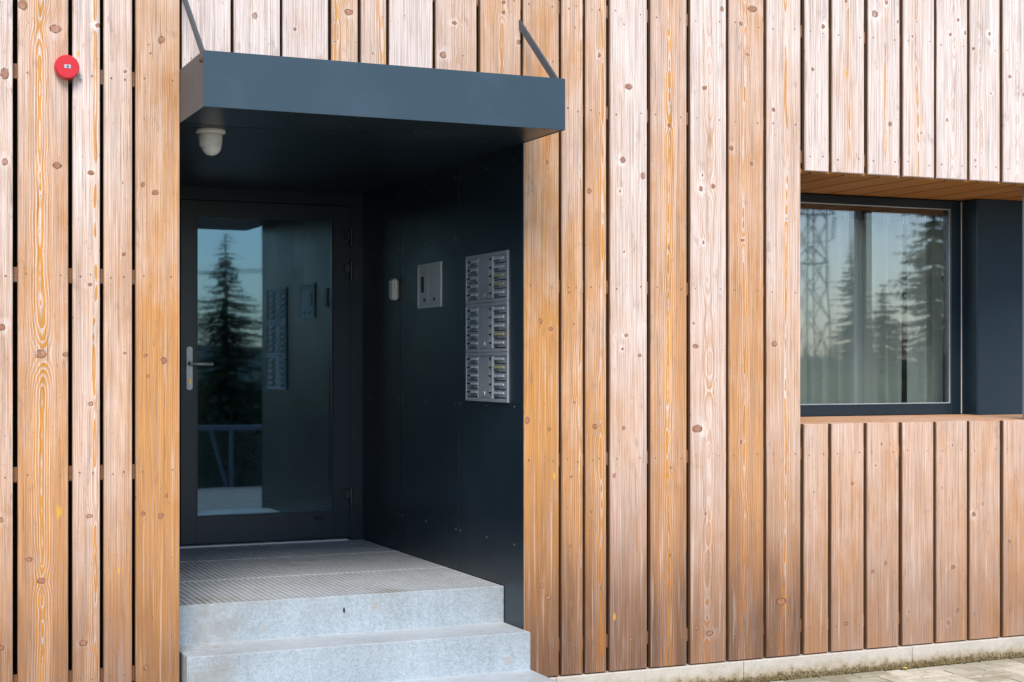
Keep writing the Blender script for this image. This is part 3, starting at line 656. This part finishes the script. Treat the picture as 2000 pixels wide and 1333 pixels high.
cyl(bm, (1.868, y0 - .016, 1.556), (0, -1, 0), .011, .016, 20); bar(bm, (1.868, y0 - .02, 1.556), (1.868, y0 - .058, 1.556), .009, .009, 16)
bar(bm, (1.862, y0 - .056, 1.556), (1.985, y0 - .056, 1.552), .0095, .0085, 16); bmesh.ops.create_icosphere(bm, subdivisions=2, radius=.0095, matrix=Matrix.Translation((1.985, y0 - .056, 1.552)))
bmesh.ops.create_icosphere(bm, subdivisions=2, radius=.0105, matrix=Matrix.Translation((1.866, y0 - .056, 1.556)))
obj('lever_handle', bm, M_plate, lf, True)
bm = bm_new(); cyl(bm, (1.868, y0 - .012, 1.463), (0, -1, 0), .009, .008, 20); bx(bm, 1.8635, 1.8725, y0 - .0135, y0 - .009, 1.436, 1.462)
obj('lock_cylinder', bm, M_brass, lf)
sbox('kick_label', (2.60, 2.655, y0 - .0015, y0 - .0002, .640, .662), M_darkbit, lf)
for z_ in (2.30, 2.10, .768):
    bm = bm_new(); cyl(bm, (2.826, y0 - .012, z_), (0, 0, 1), .011, .105, 16); bx(bm, 2.782, 2.824, y0 - .016, y0 - .0005, z_ - .008, z_ + .044, bev=.002); bx(bm, 2.828, 2.868, y0 + .004, DY - .0005, z_ - .044, z_ + .008)
    obj('hinge', bm, M_frame if z_ > 2.2 else M_hinge, dr_)

# interior hall behind the door
def room(name, x0, x1, y0, y1, z0, z1, mats, open_front=True):
    t_ = .05
    parts = (('back_wall', (x0, x1, y1, y1 + t_, z0, z1), mats[0]), ('left_wall', (x0 - t_, x0, y0, y1, z0, z1), mats[1]),
             ('right_wall', (x1, x1 + t_, y0, y1, z0, z1), mats[1]), ('floor', (x0, x1, y0, y1, z0 - t_, z0), mats[2]), ('ceiling', (x0, x1, y0, y1, z1, z1 + t_), mats[3]))
    for n, dm, mt in parts: tag(sbox(name + '_' + n, dm, mt), kind='structure')
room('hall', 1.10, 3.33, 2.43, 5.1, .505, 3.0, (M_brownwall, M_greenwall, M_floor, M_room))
hd = empty('hall_door', 'plain dark inner door at the end of the hall, seen through the glass', 'inner door', (2.6, 5.09, .51))
sbox('door_leaf', (2.2, 3.10, 5.06, 5.098, .512, 2.6), M_panel, hd, bev=.003)
sbox('skirting', (3.314, 3.328, 2.5, 5.09, .507, .60), M_floor, hd)

# ---------------------------------------------------------------- window
wi = empty('recessed_window', 'dark framed window set deep between the larch boards, pale curtains behind', 'window', (5.2, .8, 1.25))
WY = .78; wx0, wx1 = 4.43, 6.042; g0, g1, h0, h1 = 4.50, 5.972, 1.325, 2.453
bm = bm_new()
bx(bm, wx0, g0, WY, WY + .08, 1.262, 2.50, bev=.003); bx(bm, g1, wx1, WY, WY + .08, 1.262, 2.50, bev=.003)
bx(bm, g0 - .001, g1 + .001, WY + .001, WY + .08, 1.262, h0, bev=.002); bx(bm, g0 - .001, g1 + .001, WY + .001, WY + .08, h1, 2.50, bev=.002)
fr = obj('window_frame', bm, M_frame, wi)
bm = bm_new()
for a in ((g0, g0 + .005, h0, h1), (g1 - .005, g1, h0, h1), (g0 + .005, g1 - .005, h0, h0 + .005), (g0 + .005, g1 - .005, h1 - .005, h1)):
    bx(bm, a[0], a[1], WY + .010, WY + .016, a[2], a[3])
obj('glazing_bead', bm, M_plate, fr)
sbox('glass_pane', (g0 + .005, g1 - .005, WY + .018, WY + .046, h0 + .005, h1 - .005), M_wglass, fr)
sbox('sealing_bead', (wx1 + .0005, wx1 + .0045, WY - .002, WY + .002, 1.265, 2.498), M_label, wi)
sbox('side_return', (wx1 + .006, wx1 + .016, .6515, WY + .05, 1.262, 2.502), M_frame, wi)
sbox('side_panel', (wx1 + .0165, 7.34, .650, .70, 1.262, 2.502), M_reveal, wi)
# the niche in front of the window: soffit boards, ledge boards, corner post
ni = empty('window_niche', 'niche before the window with orange board soffit, board ledge and grey post', 'niche', (5.8, .3, 1.25))
se = [4.40, 4.487, 4.685, 4.902, 5.115, 5.322, 5.532, 5.782, 5.99, 6.20, 6.41, 6.62, 6.83, 7.04, 7.25, 7.345]
for a, b in zip(se, se[1:]):
    o = board(ni, a + .003, b - .003, 0, .80, dict(b=-.35, w=rnd.uniform(.75, 1.0), d=.0, pith=(rnd.uniform(-.06, .06), rnd.uniform(.02, .1), .007), k=rand_knots((b - a) / 2, 0, .7, 1)), name='soffit_board', thick=.02); o['honey'] = rnd.uniform(.7, 1.0)
    zax = Vector((0, 1, 0)); xax = Vector((-1, 0, 0)); yax = zax.cross(xax)      # face (-y) down
    Mx = Matrix((xax, yax, zax)).transposed().to_4x4(); Mx.translation = Vector(((a + b) / 2, .029, 2.506)) - ni.location; o.matrix_local = Mx
for i, (a, b) in enumerate(((.029, .170), (.174, .318), (.322, .466), (.470, .614), (.618, .776))):
    o = board(ni, -(b - a) / 2, (b - a) / 2, 0, 2.92, dict(b=.35, w=.6, d=.0, pith=(.02, .03, .0088), k=rand_knots(.06, 0, 1.3, 3)), name='ledge_board', thick=.02)
    zax = Vector((1, 0, 0)); xax = Vector((0, -1, -.008)).normalized(); yax = zax.cross(xax)   # face (-y) up
    if yax.z > 0: xax = -xax; yax = zax.cross(xax)
    Mx = Matrix((xax, yax, zax)).transposed().to_4x4(); Mx.translation = Vector((4.414, (a + b) / 2, 1.254 + .008 * ((a + b) / 2))) - ni.location; o.matrix_local = Mx
sbox('post', (5.877, 5.955, .002, .080, 1.258, 2.512), M_post, ni, bev=.001)
sbox('side_panel', (4.385, 4.413, .030, .80, 1.20, 2.54), M_reveal, ni)
sbox('side_panel', (7.346, 7.374, -.001, .80, 1.20, 2.54), M_reveal, ni)
bm = bm_new(); bx(bm, 4.39, 7.38, .08, .88, 2.535, 2.60); bx(bm, 4.39, 7.38, .08, .88, 1.15, 1.215); obj('lining', bm, M_black, ni)
room('living_room', 3.7, 8.2, .865, 4.9, .35, 2.95, (M_room, M_room, M_brownwall, M_room))
bm = bm_new(); bx(bm, 3.7, 4.425, .845, .864, .35, 2.95); bx(bm, 6.05, 8.2, .845, .864, .35, 2.95); bx(bm, 4.425, 6.05, .863, .870, .35, 1.27); bx(bm, 4.425, 6.05, .863, .870, 2.49, 2.95)
tag(obj('living_room_front_wall', bm, M_room), kind='structure')
def curtain(x0, x1, y, per, amp, label, seed, topz=2.387):
    rc = random.Random(seed); root = empty('curtain', label, 'curtain', ((x0 + x1) / 2, y, .5), 'sheer curtains behind the window')
    bm = bm_new(); n = int((x1 - x0) / .006); zs = [.45, 1.2, 1.9, topz - .1, topz]
    ph = [0]; 
    for i in range(n): ph.append(ph[-1] + .006 / per * 6.283 * rc.uniform(.5, 1.6))
    rows = []
    for k, z in enumerate(zs):
        fl = 1.15 - .25 * k / 4
        rows.append([bm.verts.new((x0 + i * .006 + .012 * (1 - k / 4) * math.sin(i * .05), y + amp * fl * (math.sin(ph[i]) + .35 * math.sin(2.3 * ph[i] + k * .3)), z)) for i in range(n + 1)])
    for a, b in zip(rows, rows[1:]):
        for i in range(n): bm.faces.new((a[i], a[i + 1], b[i + 1], b[i]))
    o = obj('fabric', bm, M_curtain, root, True)
    s = o.modifiers.new('thickness', 'SOLIDIFY'); s.thickness = .0012
    bm = bm_new(); x = x0 + .05
    while x < x1 - .02:
        for q in (0, .018, .034): bx(bm, x + q, x + q + .005, y - .052, y - .047, topz - .02, topz + .03)
        x += .135
    h = obj('curtain_hooks', bm, M_label, root); h['kind'] = 'stuff'
curtain(4.46, 5.762, .955, .115, .036, 'wide sheer pale curtain on the left behind the window glass', 3)
curtain(5.795, 6.40, .955, .14, .022, 'sheer curtain right of the dark gap behind the window glass', 8)

# ---------------------------------------------------------------- things fixed to the walls
# fire alarm sounder
sr = empty('fire_alarm_sounder', 'round red fire alarm sounder on the larch screen', 'fire alarm', (.876, -.03, 2.757))
bm = bm_new(); lathe(bm, [(.047, 0), (.0495, .004), (.0495, .024), (.047, .034), (.0445, .037), (.0435, .037)], (.876, -.001, 2.757), (0, -1, 0), 40); obj('casing', bm, M_red, sr, False)
bm = bm_new(); bx(bm, .864, .889, -.0395, -.0382, 2.750, 2.7645, bev=.0005); lb = obj('sticker', bm, M_tag, sr)
bm = bm_new(); cyl(bm, (.877, -.0399, 2.7575), (0, -1, 0), .0055, .0008, 16); obj('sticker_mark', bm, M_dot, sr)
bm = bm_new(); bx(bm, .925, .936, -.012, -.0004, 2.716, 2.728); obj('cable_clip', bm, M_stainless, sr)
# dome camera
dc = empty('dome_camera', 'small white dome camera hanging under the canopy', 'security camera', (1.497, .14, 2.56))
c0 = (1.497, .14, 2.5633)
bm = bm_new(); lathe(bm, [(.062, 0), (.063, .004), (.063, .014), (.060, .018), (.050, .019)], c0, (0, 0, -1), 40); obj('mounting_flange', bm, M_white, dc, True)
bm = bm_new(); lathe(bm, [(.0505, .019), (.0515, .03), (.049, .06), (.045, .075)], c0, (0, 0, -1), 40); obj('housing', bm, M_white, dc, True)
bm = bm_new(); bmesh.ops.create_uvsphere(bm, u_segments=32, v_segments=20, radius=.0430, matrix=Matrix.Translation((1.50, .135, 2.493)))
dm = obj('dome', bm, M_white, dc, True)

# letterbox panels: three units stacked on the right wall, each with ten slots
XW = XR
def panel_frame(bm, ya, yb, za, zb, xw, rim=.014, d=.009):
    bx(bm, xw - .003, xw - .0003, ya, yb, za, zb)
    for a in ((ya, ya + rim * .5, za, zb), (yb - rim * .5, yb, za, zb), (ya + rim * .5, yb - rim * .5, za, za + rim), (ya + rim * .5, yb - rim * .5, zb - rim, zb)):
        bx(bm, xw - d, xw - .003, a[0], a[1], a[2], a[3], bev=.001)
def letter_unit(z0, z1, label, yellow):
    r = empty('letterbox_panel', label, 'letterbox panel', (XW, .42, z0), 'letterbox panels on the dark side wall')
    ya, yb = .160, .686; W_ = yb - ya; H = z1 - z0
    Y = lambda u: yb - u * W_                         # u from the far edge (left in the photo)
    bm = bm_new(); panel_frame(bm, ya, yb, z0 + .001, z1 - .001, XW); obj('frame', bm, M_stainless, r)
    bm = bm_new(); bx(bm, XW - .0065, XW - .0031, Y(.575), Y(.305), z0 + .022, z1 - .026, bev=.001); obj('centre_plate', bm, M_stainless, r)
    bm = bm_new(); cyl(bm, (XW - .0085, Y(.45), z0 + .040), (-1, 0, 0), .0105, .005, 20); obj('lock', bm, M_plate, r)
    bm = bm_new(); bx(bm, XW - .0118, XW - .0111, Y(.455), Y(.445), z0 + .032, z0 + .048); obj('keyhole', bm, M_darkbit, r)
    for u in (.300, .630, .655):
        bm = bm_new(); bx(bm, XW - .0075, XW - .0032, Y(u + .005), Y(u), z0 + .018, z1 - .020); obj('divider', bm, M_plate, r)
    rows = 5; pitch = (H - .036) / rows
    for col in (0, 1):
        for k in range(rows):
            zt = z1 - .018 - k * pitch; zc = zt - pitch * .36
            ub = .04 if col == 0 else .580; un0, un1 = (.115, .28) if col == 0 else (.675, .90)
            bm = bm_new(); bx(bm, XW - .011, XW - .0032, Y(ub + .050), Y(ub), zc - .0035, zc + .0045, bev=.001); obj('bell_button', bm, M_darkbit, r)
            bm = bm_new(); bx(bm, XW - .0085, XW - .0032, Y(un1), Y(un0), zc - .0045, zc + .0055, bev=.001)
            obj('name_plate', bm, M_yellow if (col == 1 and k in yellow) else M_tag, r)
            bm = bm_new(); ym = (un0 + .02, un0 + .115)
            bx(bm, XW - .0125, XW - .0032, Y(ym[1]), Y(ym[0]), zc - .016, zc - .0075, bev=.0015); obj('finger_grip', bm, M_grip, r)
            bm = bm_new(); bx(bm, XW - .0045, XW - .0031, Y(.285 if col == 0 else .945), Y(.035 if col == 0 else .675), zt - pitch + .002, zt - pitch + .006); obj('slot_shadow', bm, M_darkbit, r)  # dark strip standing in for the shadow in the slot below each row
hz = (2.088 - 1.372) / 3
letter_unit(1.372 + 2 * hz, 2.088, 'top letterbox panel of three, with two yellow name plates', (2, 3))
letter_unit(1.372 + hz, 1.372 + 2 * hz, 'middle letterbox panel of three, one yellow name plate in its fourth row', (3,))
letter_unit(1.372, 1.372 + hz, 'bottom letterbox panel of three on the dark wall, yellow plate in second row', (1,))
for y_ in (.804, 1.682): sbox('joint_strip', (XR + .0045, XR + .006, y_ - .0019, y_ + .0019, .0, 2.56), M_grey, rec)
# two-door service panel
r = empty('service_panel', 'steel two door service panel with small dark display, between letterboxes and door', 'service panel', (XW, 1.2, 1.85))
ya, yb, za, zb = 1.036, 1.384, 1.852, 2.085
bm = bm_new(); panel_frame(bm, ya, yb, za, zb, XW, .016); obj('frame', bm, M_steel2, r)
for a, b in ((ya + .010, 1.222), (1.226, yb - .010)):
    bm = bm_new(); bx(bm, XW - .0065, XW - .0031, a, b, za + .020, zb - .020, bev=.001); dd = obj('panel_door', bm, M_steel2, r)
    bm = bm_new(); cyl(bm, (XW - .0080, (a + b) / 2 - (.0 if a < 1.2 else .02), za + .042), (-1, 0, 0), .010, .005, 20); bm2 = obj('lock', bm, M_darkbit, r)
bm = bm_new(); bx(bm, XW - .0078, XW - .0062, 1.292, 1.332, za + .082, za + .168); obj('display', bm, newmat('dark_red_display', (.035, .012, .014), .6)[0], r)
# card reader
r = empty('card_reader', 'small grey card reader by the door', 'card reader', (XW, 1.80, 1.91))
bm = bm_new(); bx(bm, XW - .030, XW - .0003, 1.772, 1.80, 1.920, 2.020, bev=.002); obj('back_box', bm, M_darkbit, r)
bm = bm_new(); bx(bm, XW - .040, XW - .0003, 1.70, 1.771, 1.910, 2.030, bev=.012); obj('cover', bm, M_white, r, False)

# ---------------------------------------------------------------- fallen leaves
def leaf(x, y, z, s, ang, label):
    bm = bm_new(); n = 10; rim = []
    for k in range(n):
        a = 2 * math.pi * k / n; rr_ = s * (1 + .28 * math.cos(3 * a)) * (.7 if k % 2 else 1)
        rim.append(bm.verts.new((x + rr_ * math.cos(a + ang), y + .7 * rr_ * math.sin(a + ang), z + .002 + .006 * abs(math.sin(a * 1.5)))))
    c = bm.verts.new((x, y, z + .0015))
    for k in range(n): bm.faces.new((c, rim[k], rim[(k + 1) % n]))
    r = bmesh.ops.extrude_face_region(bm, geom=list(bm.faces)); bmesh.ops.translate(bm, verts=[v for v in r['geom'] if isinstance(v, bmesh.types.BMVert)], vec=(0, 0, .0006))
    tag(obj('fallen_leaf', bm, M_leaf), label, 'leaf')
leaf(5.02, -.035, .0, .020, .4, 'small yellow fallen leaf on the pavers by the plinth')
leaf(2.37, -.30, .171, .013, 1.2, 'tiny yellowish leaf on the lowest visible steel tread')

# ---------------------------------------------------------------- the place opposite (seen in the glass)
# boardwalk and railing
bm = bm_new(); 
for i in range(66):
    y = -13.3 + i * .125
    bx(bm, -14, 30, y + .003, y + .122, gz(y) - .05, gz(y) + .01)
tag(obj('boardwalk', bm, M_deck), kind='structure')
ra = empty('bridge_railing', 'pale steel railing with slanted posts and wire mesh across the boardwalk', 'railing', (5, -13.45, -.44))
YR = -13.45; zr = gz(YR)
bm = bm_new(); bx(bm, -14, 30, YR - .06, YR + .06, zr + .94, zr + 1.02, bev=.01); obj('handrail', bm, M_railing, ra)
k = 0; x = -13.2
while x < 30:
    bm = bm_new(); bar(bm, (x - .28, YR, zr + .94), (x, YR, zr - .05), .06, .05); obj('post', bm, M_railing, ra)
    bm = bm_new(); bar(bm, (x + .05, YR + .03, zr + .94), (x + .06, YR + .03, zr - .05), .07, .05); obj('post', bm, M_railing, ra); x += 1.9
bm = bm_new(); x = -14
while x < 30:
    for s in (1, -1):
        a = (x, YR - .01, zr + .03); b = (x + s * 1.25, YR - .01, zr + .93); bar(bm, a, b, .005, .005)
    x += .11
tag(obj('wire_mesh', bm, M_mesh, ra), kind='stuff')
# hill
bm = bm_new(); n = 60; rows = []
for j, (yy, hh) in enumerate(((-260, 0), (-320, .5), (-390, 1.0), (-450, .9))):
    rows.append([bm.verts.new((-500 + 1100 * i / n, yy, -6 + hh * (8 + 2.5 * math.sin(i * .23) + 1.5 * math.sin(i * .61 + 1) + rnd.uniform(-1, 1)))) for i in range(n + 1)])
for a, b in zip(rows, rows[1:]):
    for i in range(n): bm.faces.new((a[i], a[i + 1], b[i + 1], b[i]))
tag(obj('hill', bm, M_hill), kind='structure')
# spruces
def spruce_mesh(seed, H, W_):
    r_ = random.Random(seed); vs, fs = [], []; z = H * .05
    while z < H * .99:
        f = 1 - z / H; L_ = W_ * (f ** .8) * r_.uniform(.5, 1.15) * (1 + .25 * math.sin(z * 2.1 + seed)) + .05; nb = 7 + int(9 * f)
        for k in range(nb):
            a = r_.uniform(0, 6.283); ca, sa = math.cos(a), math.sin(a); ll = L_ * r_.uniform(.55, 1.12); drop = r_.uniform(.12, .42)
            n = max(3, int(ll / .11))
            for i in range(n):
                t_ = (i + .5) / n; pz = z - drop * ll * t_ * (1.25 - .8 * t_)
                for q in range(4):
                    s = min(1, .3 + 7 * f) * (.11 + .24 * f * (1.1 - t_)) * r_.uniform(.6, 1.3); w_ = r_.uniform(-1, 1)
                    o_ = Vector((ll * t_ * ca, ll * t_ * sa, pz)); d1 = Vector((ca * .7 - sa * w_, sa * .7 + ca * w_, r_.uniform(-1.3, .1))).normalized() * s
                    d2 = Vector((-sa * .4, ca * .4, r_.uniform(-.5, .5))).normalized() * s * .28
                    n0 = len(vs); vs.extend((o_ - d2, o_ + d2, o_ + d1)); fs.append((n0, n0 + 1, n0 + 2))
        z += H * .0085 * r_.uniform(.5, 1.5) + .02
    me = bpy.data.meshes.new('crown'); me.from_pydata(vs, [], fs); me.materials.append(M_needles)
    bm = bm_new(); bar(bm, (0, 0, -.3), (0, 0, H * .98), H * .014 + .03, .015, 8); mt = bpy.data.meshes.new('trunk'); bm.to_mesh(mt); bm.free(); mt.materials.append(M_bark)
    return me, mt
protos = [spruce_mesh(1, 12, 5.2), spruce_mesh(2, 14, 3.1), spruce_mesh(3, 10, 3.1)]
def spruce(x, y, z, p, s, rz, label):
    r = empty('spruce_tree', label, 'spruce', (x, y, z), 'spruces beyond the boardwalk'); r.rotation_euler = (0, 0, rz); r.scale = (s, s, s)
    link('crown', protos[p][0], None, r, (x, y, z)); link('trunk', protos[p][1], None, r, (x, y, z))
TREES = [
 (13.7, -47.5, -7.3, 0, 1.16, 0.3, 'bushy spruce mirrored in the door glass'),
 (12.0, -49.5, -7.3, 2, 1.10, 1.3, 'lower spruce left of the bushy one in the door glass'),
 (15.2, -46.0, -7.3, 2, .92, 2.1, 'short spruce at the right foot of the bushy one in the door glass'),
 (10.9, -38.0, -7.3, 2, .84, 2.6, 'dark low spruce in the bottom of the door reflection'),
 (12.6, -36.0, -7.3, 2, .80, 3.3, 'dark low spruce just over the railing in the door reflection'),
 (26.0, -24.5, -6.9, 1, 1.08, 1.0, 'tall spruce mirrored at the right side of the window'),
 (31.75, -36.0, -7.1, 1, .93, 0.2, 'slim tall spruce mirrored between pylon and post in the window'),
 (42.0, -48.0, -7.1, 2, 1.22, 4.0, 'small pointed spruce mirrored in the middle of the window'),
 (45.8, -52.0, -7.1, 0, .90, 4.4, 'low spruce right of the small pointed one in the window'),
 (44.1, -52.0, -7.1, 0, .87, 5.2, 'low spruce left of the small pointed one in the window'),
 (42.0, -54.0, -7.1, 2, .98, 5.9, 'low spruce beside the pylon foot in the window reflection'),
 (40.2, -53.0, -7.1, 2, .92, 0.9, 'lowest spruce in front of the pylon foot in the window'),
 (48.2, -50.0, -7.1, 0, .92, 1.9, 'low spruce behind the tall one at the window edge'),
 (20.0, -55.0, -7.1, 0, 1.0, 5.9, 'spruce standing right of the bushy one beyond the boardwalk'),
 (4.0, -50.0, -7.1, 1, 1.0, 5.0, 'slim spruce standing left beyond the boardwalk'),
]
for T in TREES: spruce(*T)
# far wood
vs, fs = [], []; r_ = random.Random(11)
for k in range(200):
    x0 = -60 + k * 1.1 + r_.uniform(-1, 1); y0_ = r_.uniform(-135, -85); H = r_.uniform(8.5, 12.5)
    for q in range(420):
        f = r_.random() ** .6; z = H * (1 - f); rad = (.15 + 2.3 * f) * r_.uniform(.2, 1); a = r_.uniform(0, 6.283); s_ = .25 + .5 * f
        o_ = Vector((x0 + rad * math.cos(a), y0_ + rad * math.sin(a), -7.0 + z)); n0 = len(vs)
        vs += [o_, o_ + Vector((math.cos(a) * s_, math.sin(a) * s_, -.35 * s_)), o_ + Vector((-math.sin(a) * s_ * .4, math.cos(a) * s_ * .4, -.45 * s_))]; fs.append((n0, n0 + 1, n0 + 2))
me = bpy.data.meshes.new('far_wood'); me.from_pydata(vs, [], fs)
tag(link('far_wood', me, M_needles), 'distant line of dark conifers along the valley', 'wood', kind='stuff')
# lattice pylon with insulators and power lines
py = empty('lattice_pylon', 'dark steel lattice pylon mirrored at the left of the window', 'pylon', (79.1, -108, -6))
bm = bm_new(); bx_, by_, bz_ = 79.1, -108, -6; Hh = 34
def hw(z): return 1.25 * (1 - z / Hh) ** .9 + .3
for s1 in (-1, 1):
    for s2 in (-1, 1):
        for k in range(12):
            za, zb_ = Hh * k / 12, Hh * (k + 1) / 12
            bar(bm, (bx_ + s1 * hw(za), by_ + s2 * hw(za), bz_ + za), (bx_ + s1 * hw(zb_), by_ + s2 * hw(zb_), bz_ + zb_), .11)
for k in range(12):
    za, zb_ = Hh * k / 12, Hh * (k + 1) / 12; a, b = hw(za), hw(zb_)
    for s in (-1, 1):
        for q in (-1, 1):
            bar(bm, (bx_ - q * a, by_ + s * a, bz_ + za), (bx_ + q * b, by_ + s * b, bz_ + zb_), .055)
            bar(bm, (bx_ + s * a, by_ - q * a, bz_ + za), (bx_ + s * b, by_ + q * b, bz_ + zb_), .055)
obj('mast', bm, M_pylon, py)
for z_, ln in ((16.3, 1.9), (20.5, 2.3), (25.5, 2.0)):
    bm = bm_new()
    for s in (-1, 1):
        bar(bm, (bx_, by_, bz_ + z_), (bx_ + s * ln, by_, bz_ + z_ + .2), .14); bar(bm, (bx_, by_, bz_ + z_ + 1.6), (bx_ + s * ln, by_, bz_ + z_ + .2), .10)
    ar = obj('cross_arm', bm, M_pylon, py)
    for s in (-1, 1):
        bm = bm_new()
        for q in range(7): cyl(bm, (bx_ + s * (ln - .1), by_, bz_ + z_ - .2 - q * .28), (0, 0, 1), .20, .10, 10)
        obj('insulator', bm, M_pylon, ar)
bm = bm_new()
for i, (z_, xo) in enumerate(((14.2, 1.8), (18.4, 2.2), (23.4, 1.9), (14.2, -1.8), (18.4, -2.2), (23.4, -1.9))):
    p0 = Vector((bx_ + xo, by_, bz_ + z_)); p1 = Vector((-120 + xo, by_ - 6 + xo, bz_ + z_)); prev = p0
    for k in range(1, 25):
        f = k / 24; p = p0.lerp(p1, f); p.z -= 4 * f * (1 - f) * 5.0; bar(bm, prev, p, .06); prev = p
tag(obj('power_lines', bm, M_pylon), 'sagging power lines running left from the pylon', 'power lines')

# house body round the rooms
bm = bm_new()
bx(bm, -1.98, xr, 5.6, 5.8, -.2, 5.4); bx(bm, -1.98, xr + .02, .076, 5.8, 5.41, 5.6); bx(bm, xr + .001, xr + .2, .0, 5.8, -.2, 5.4); bx(bm, -2.2, -1.985, .0, 5.8, -.2, 5.4)
bx(bm, XR + .0125, 3.28, .08, 2.42, 2.9, 3.0); bx(bm, 1.30, XR + .012, .1, 2.42, 2.60, 2.9); bx(bm, XR + .013, 3.0, .08, 2.42, -.2, 2.9)
bx(bm, XR + .0125, 3.40, 2.44, 2.50, .45, 3.05)
tag(obj('house_wall', bm, M_black), kind='structure')
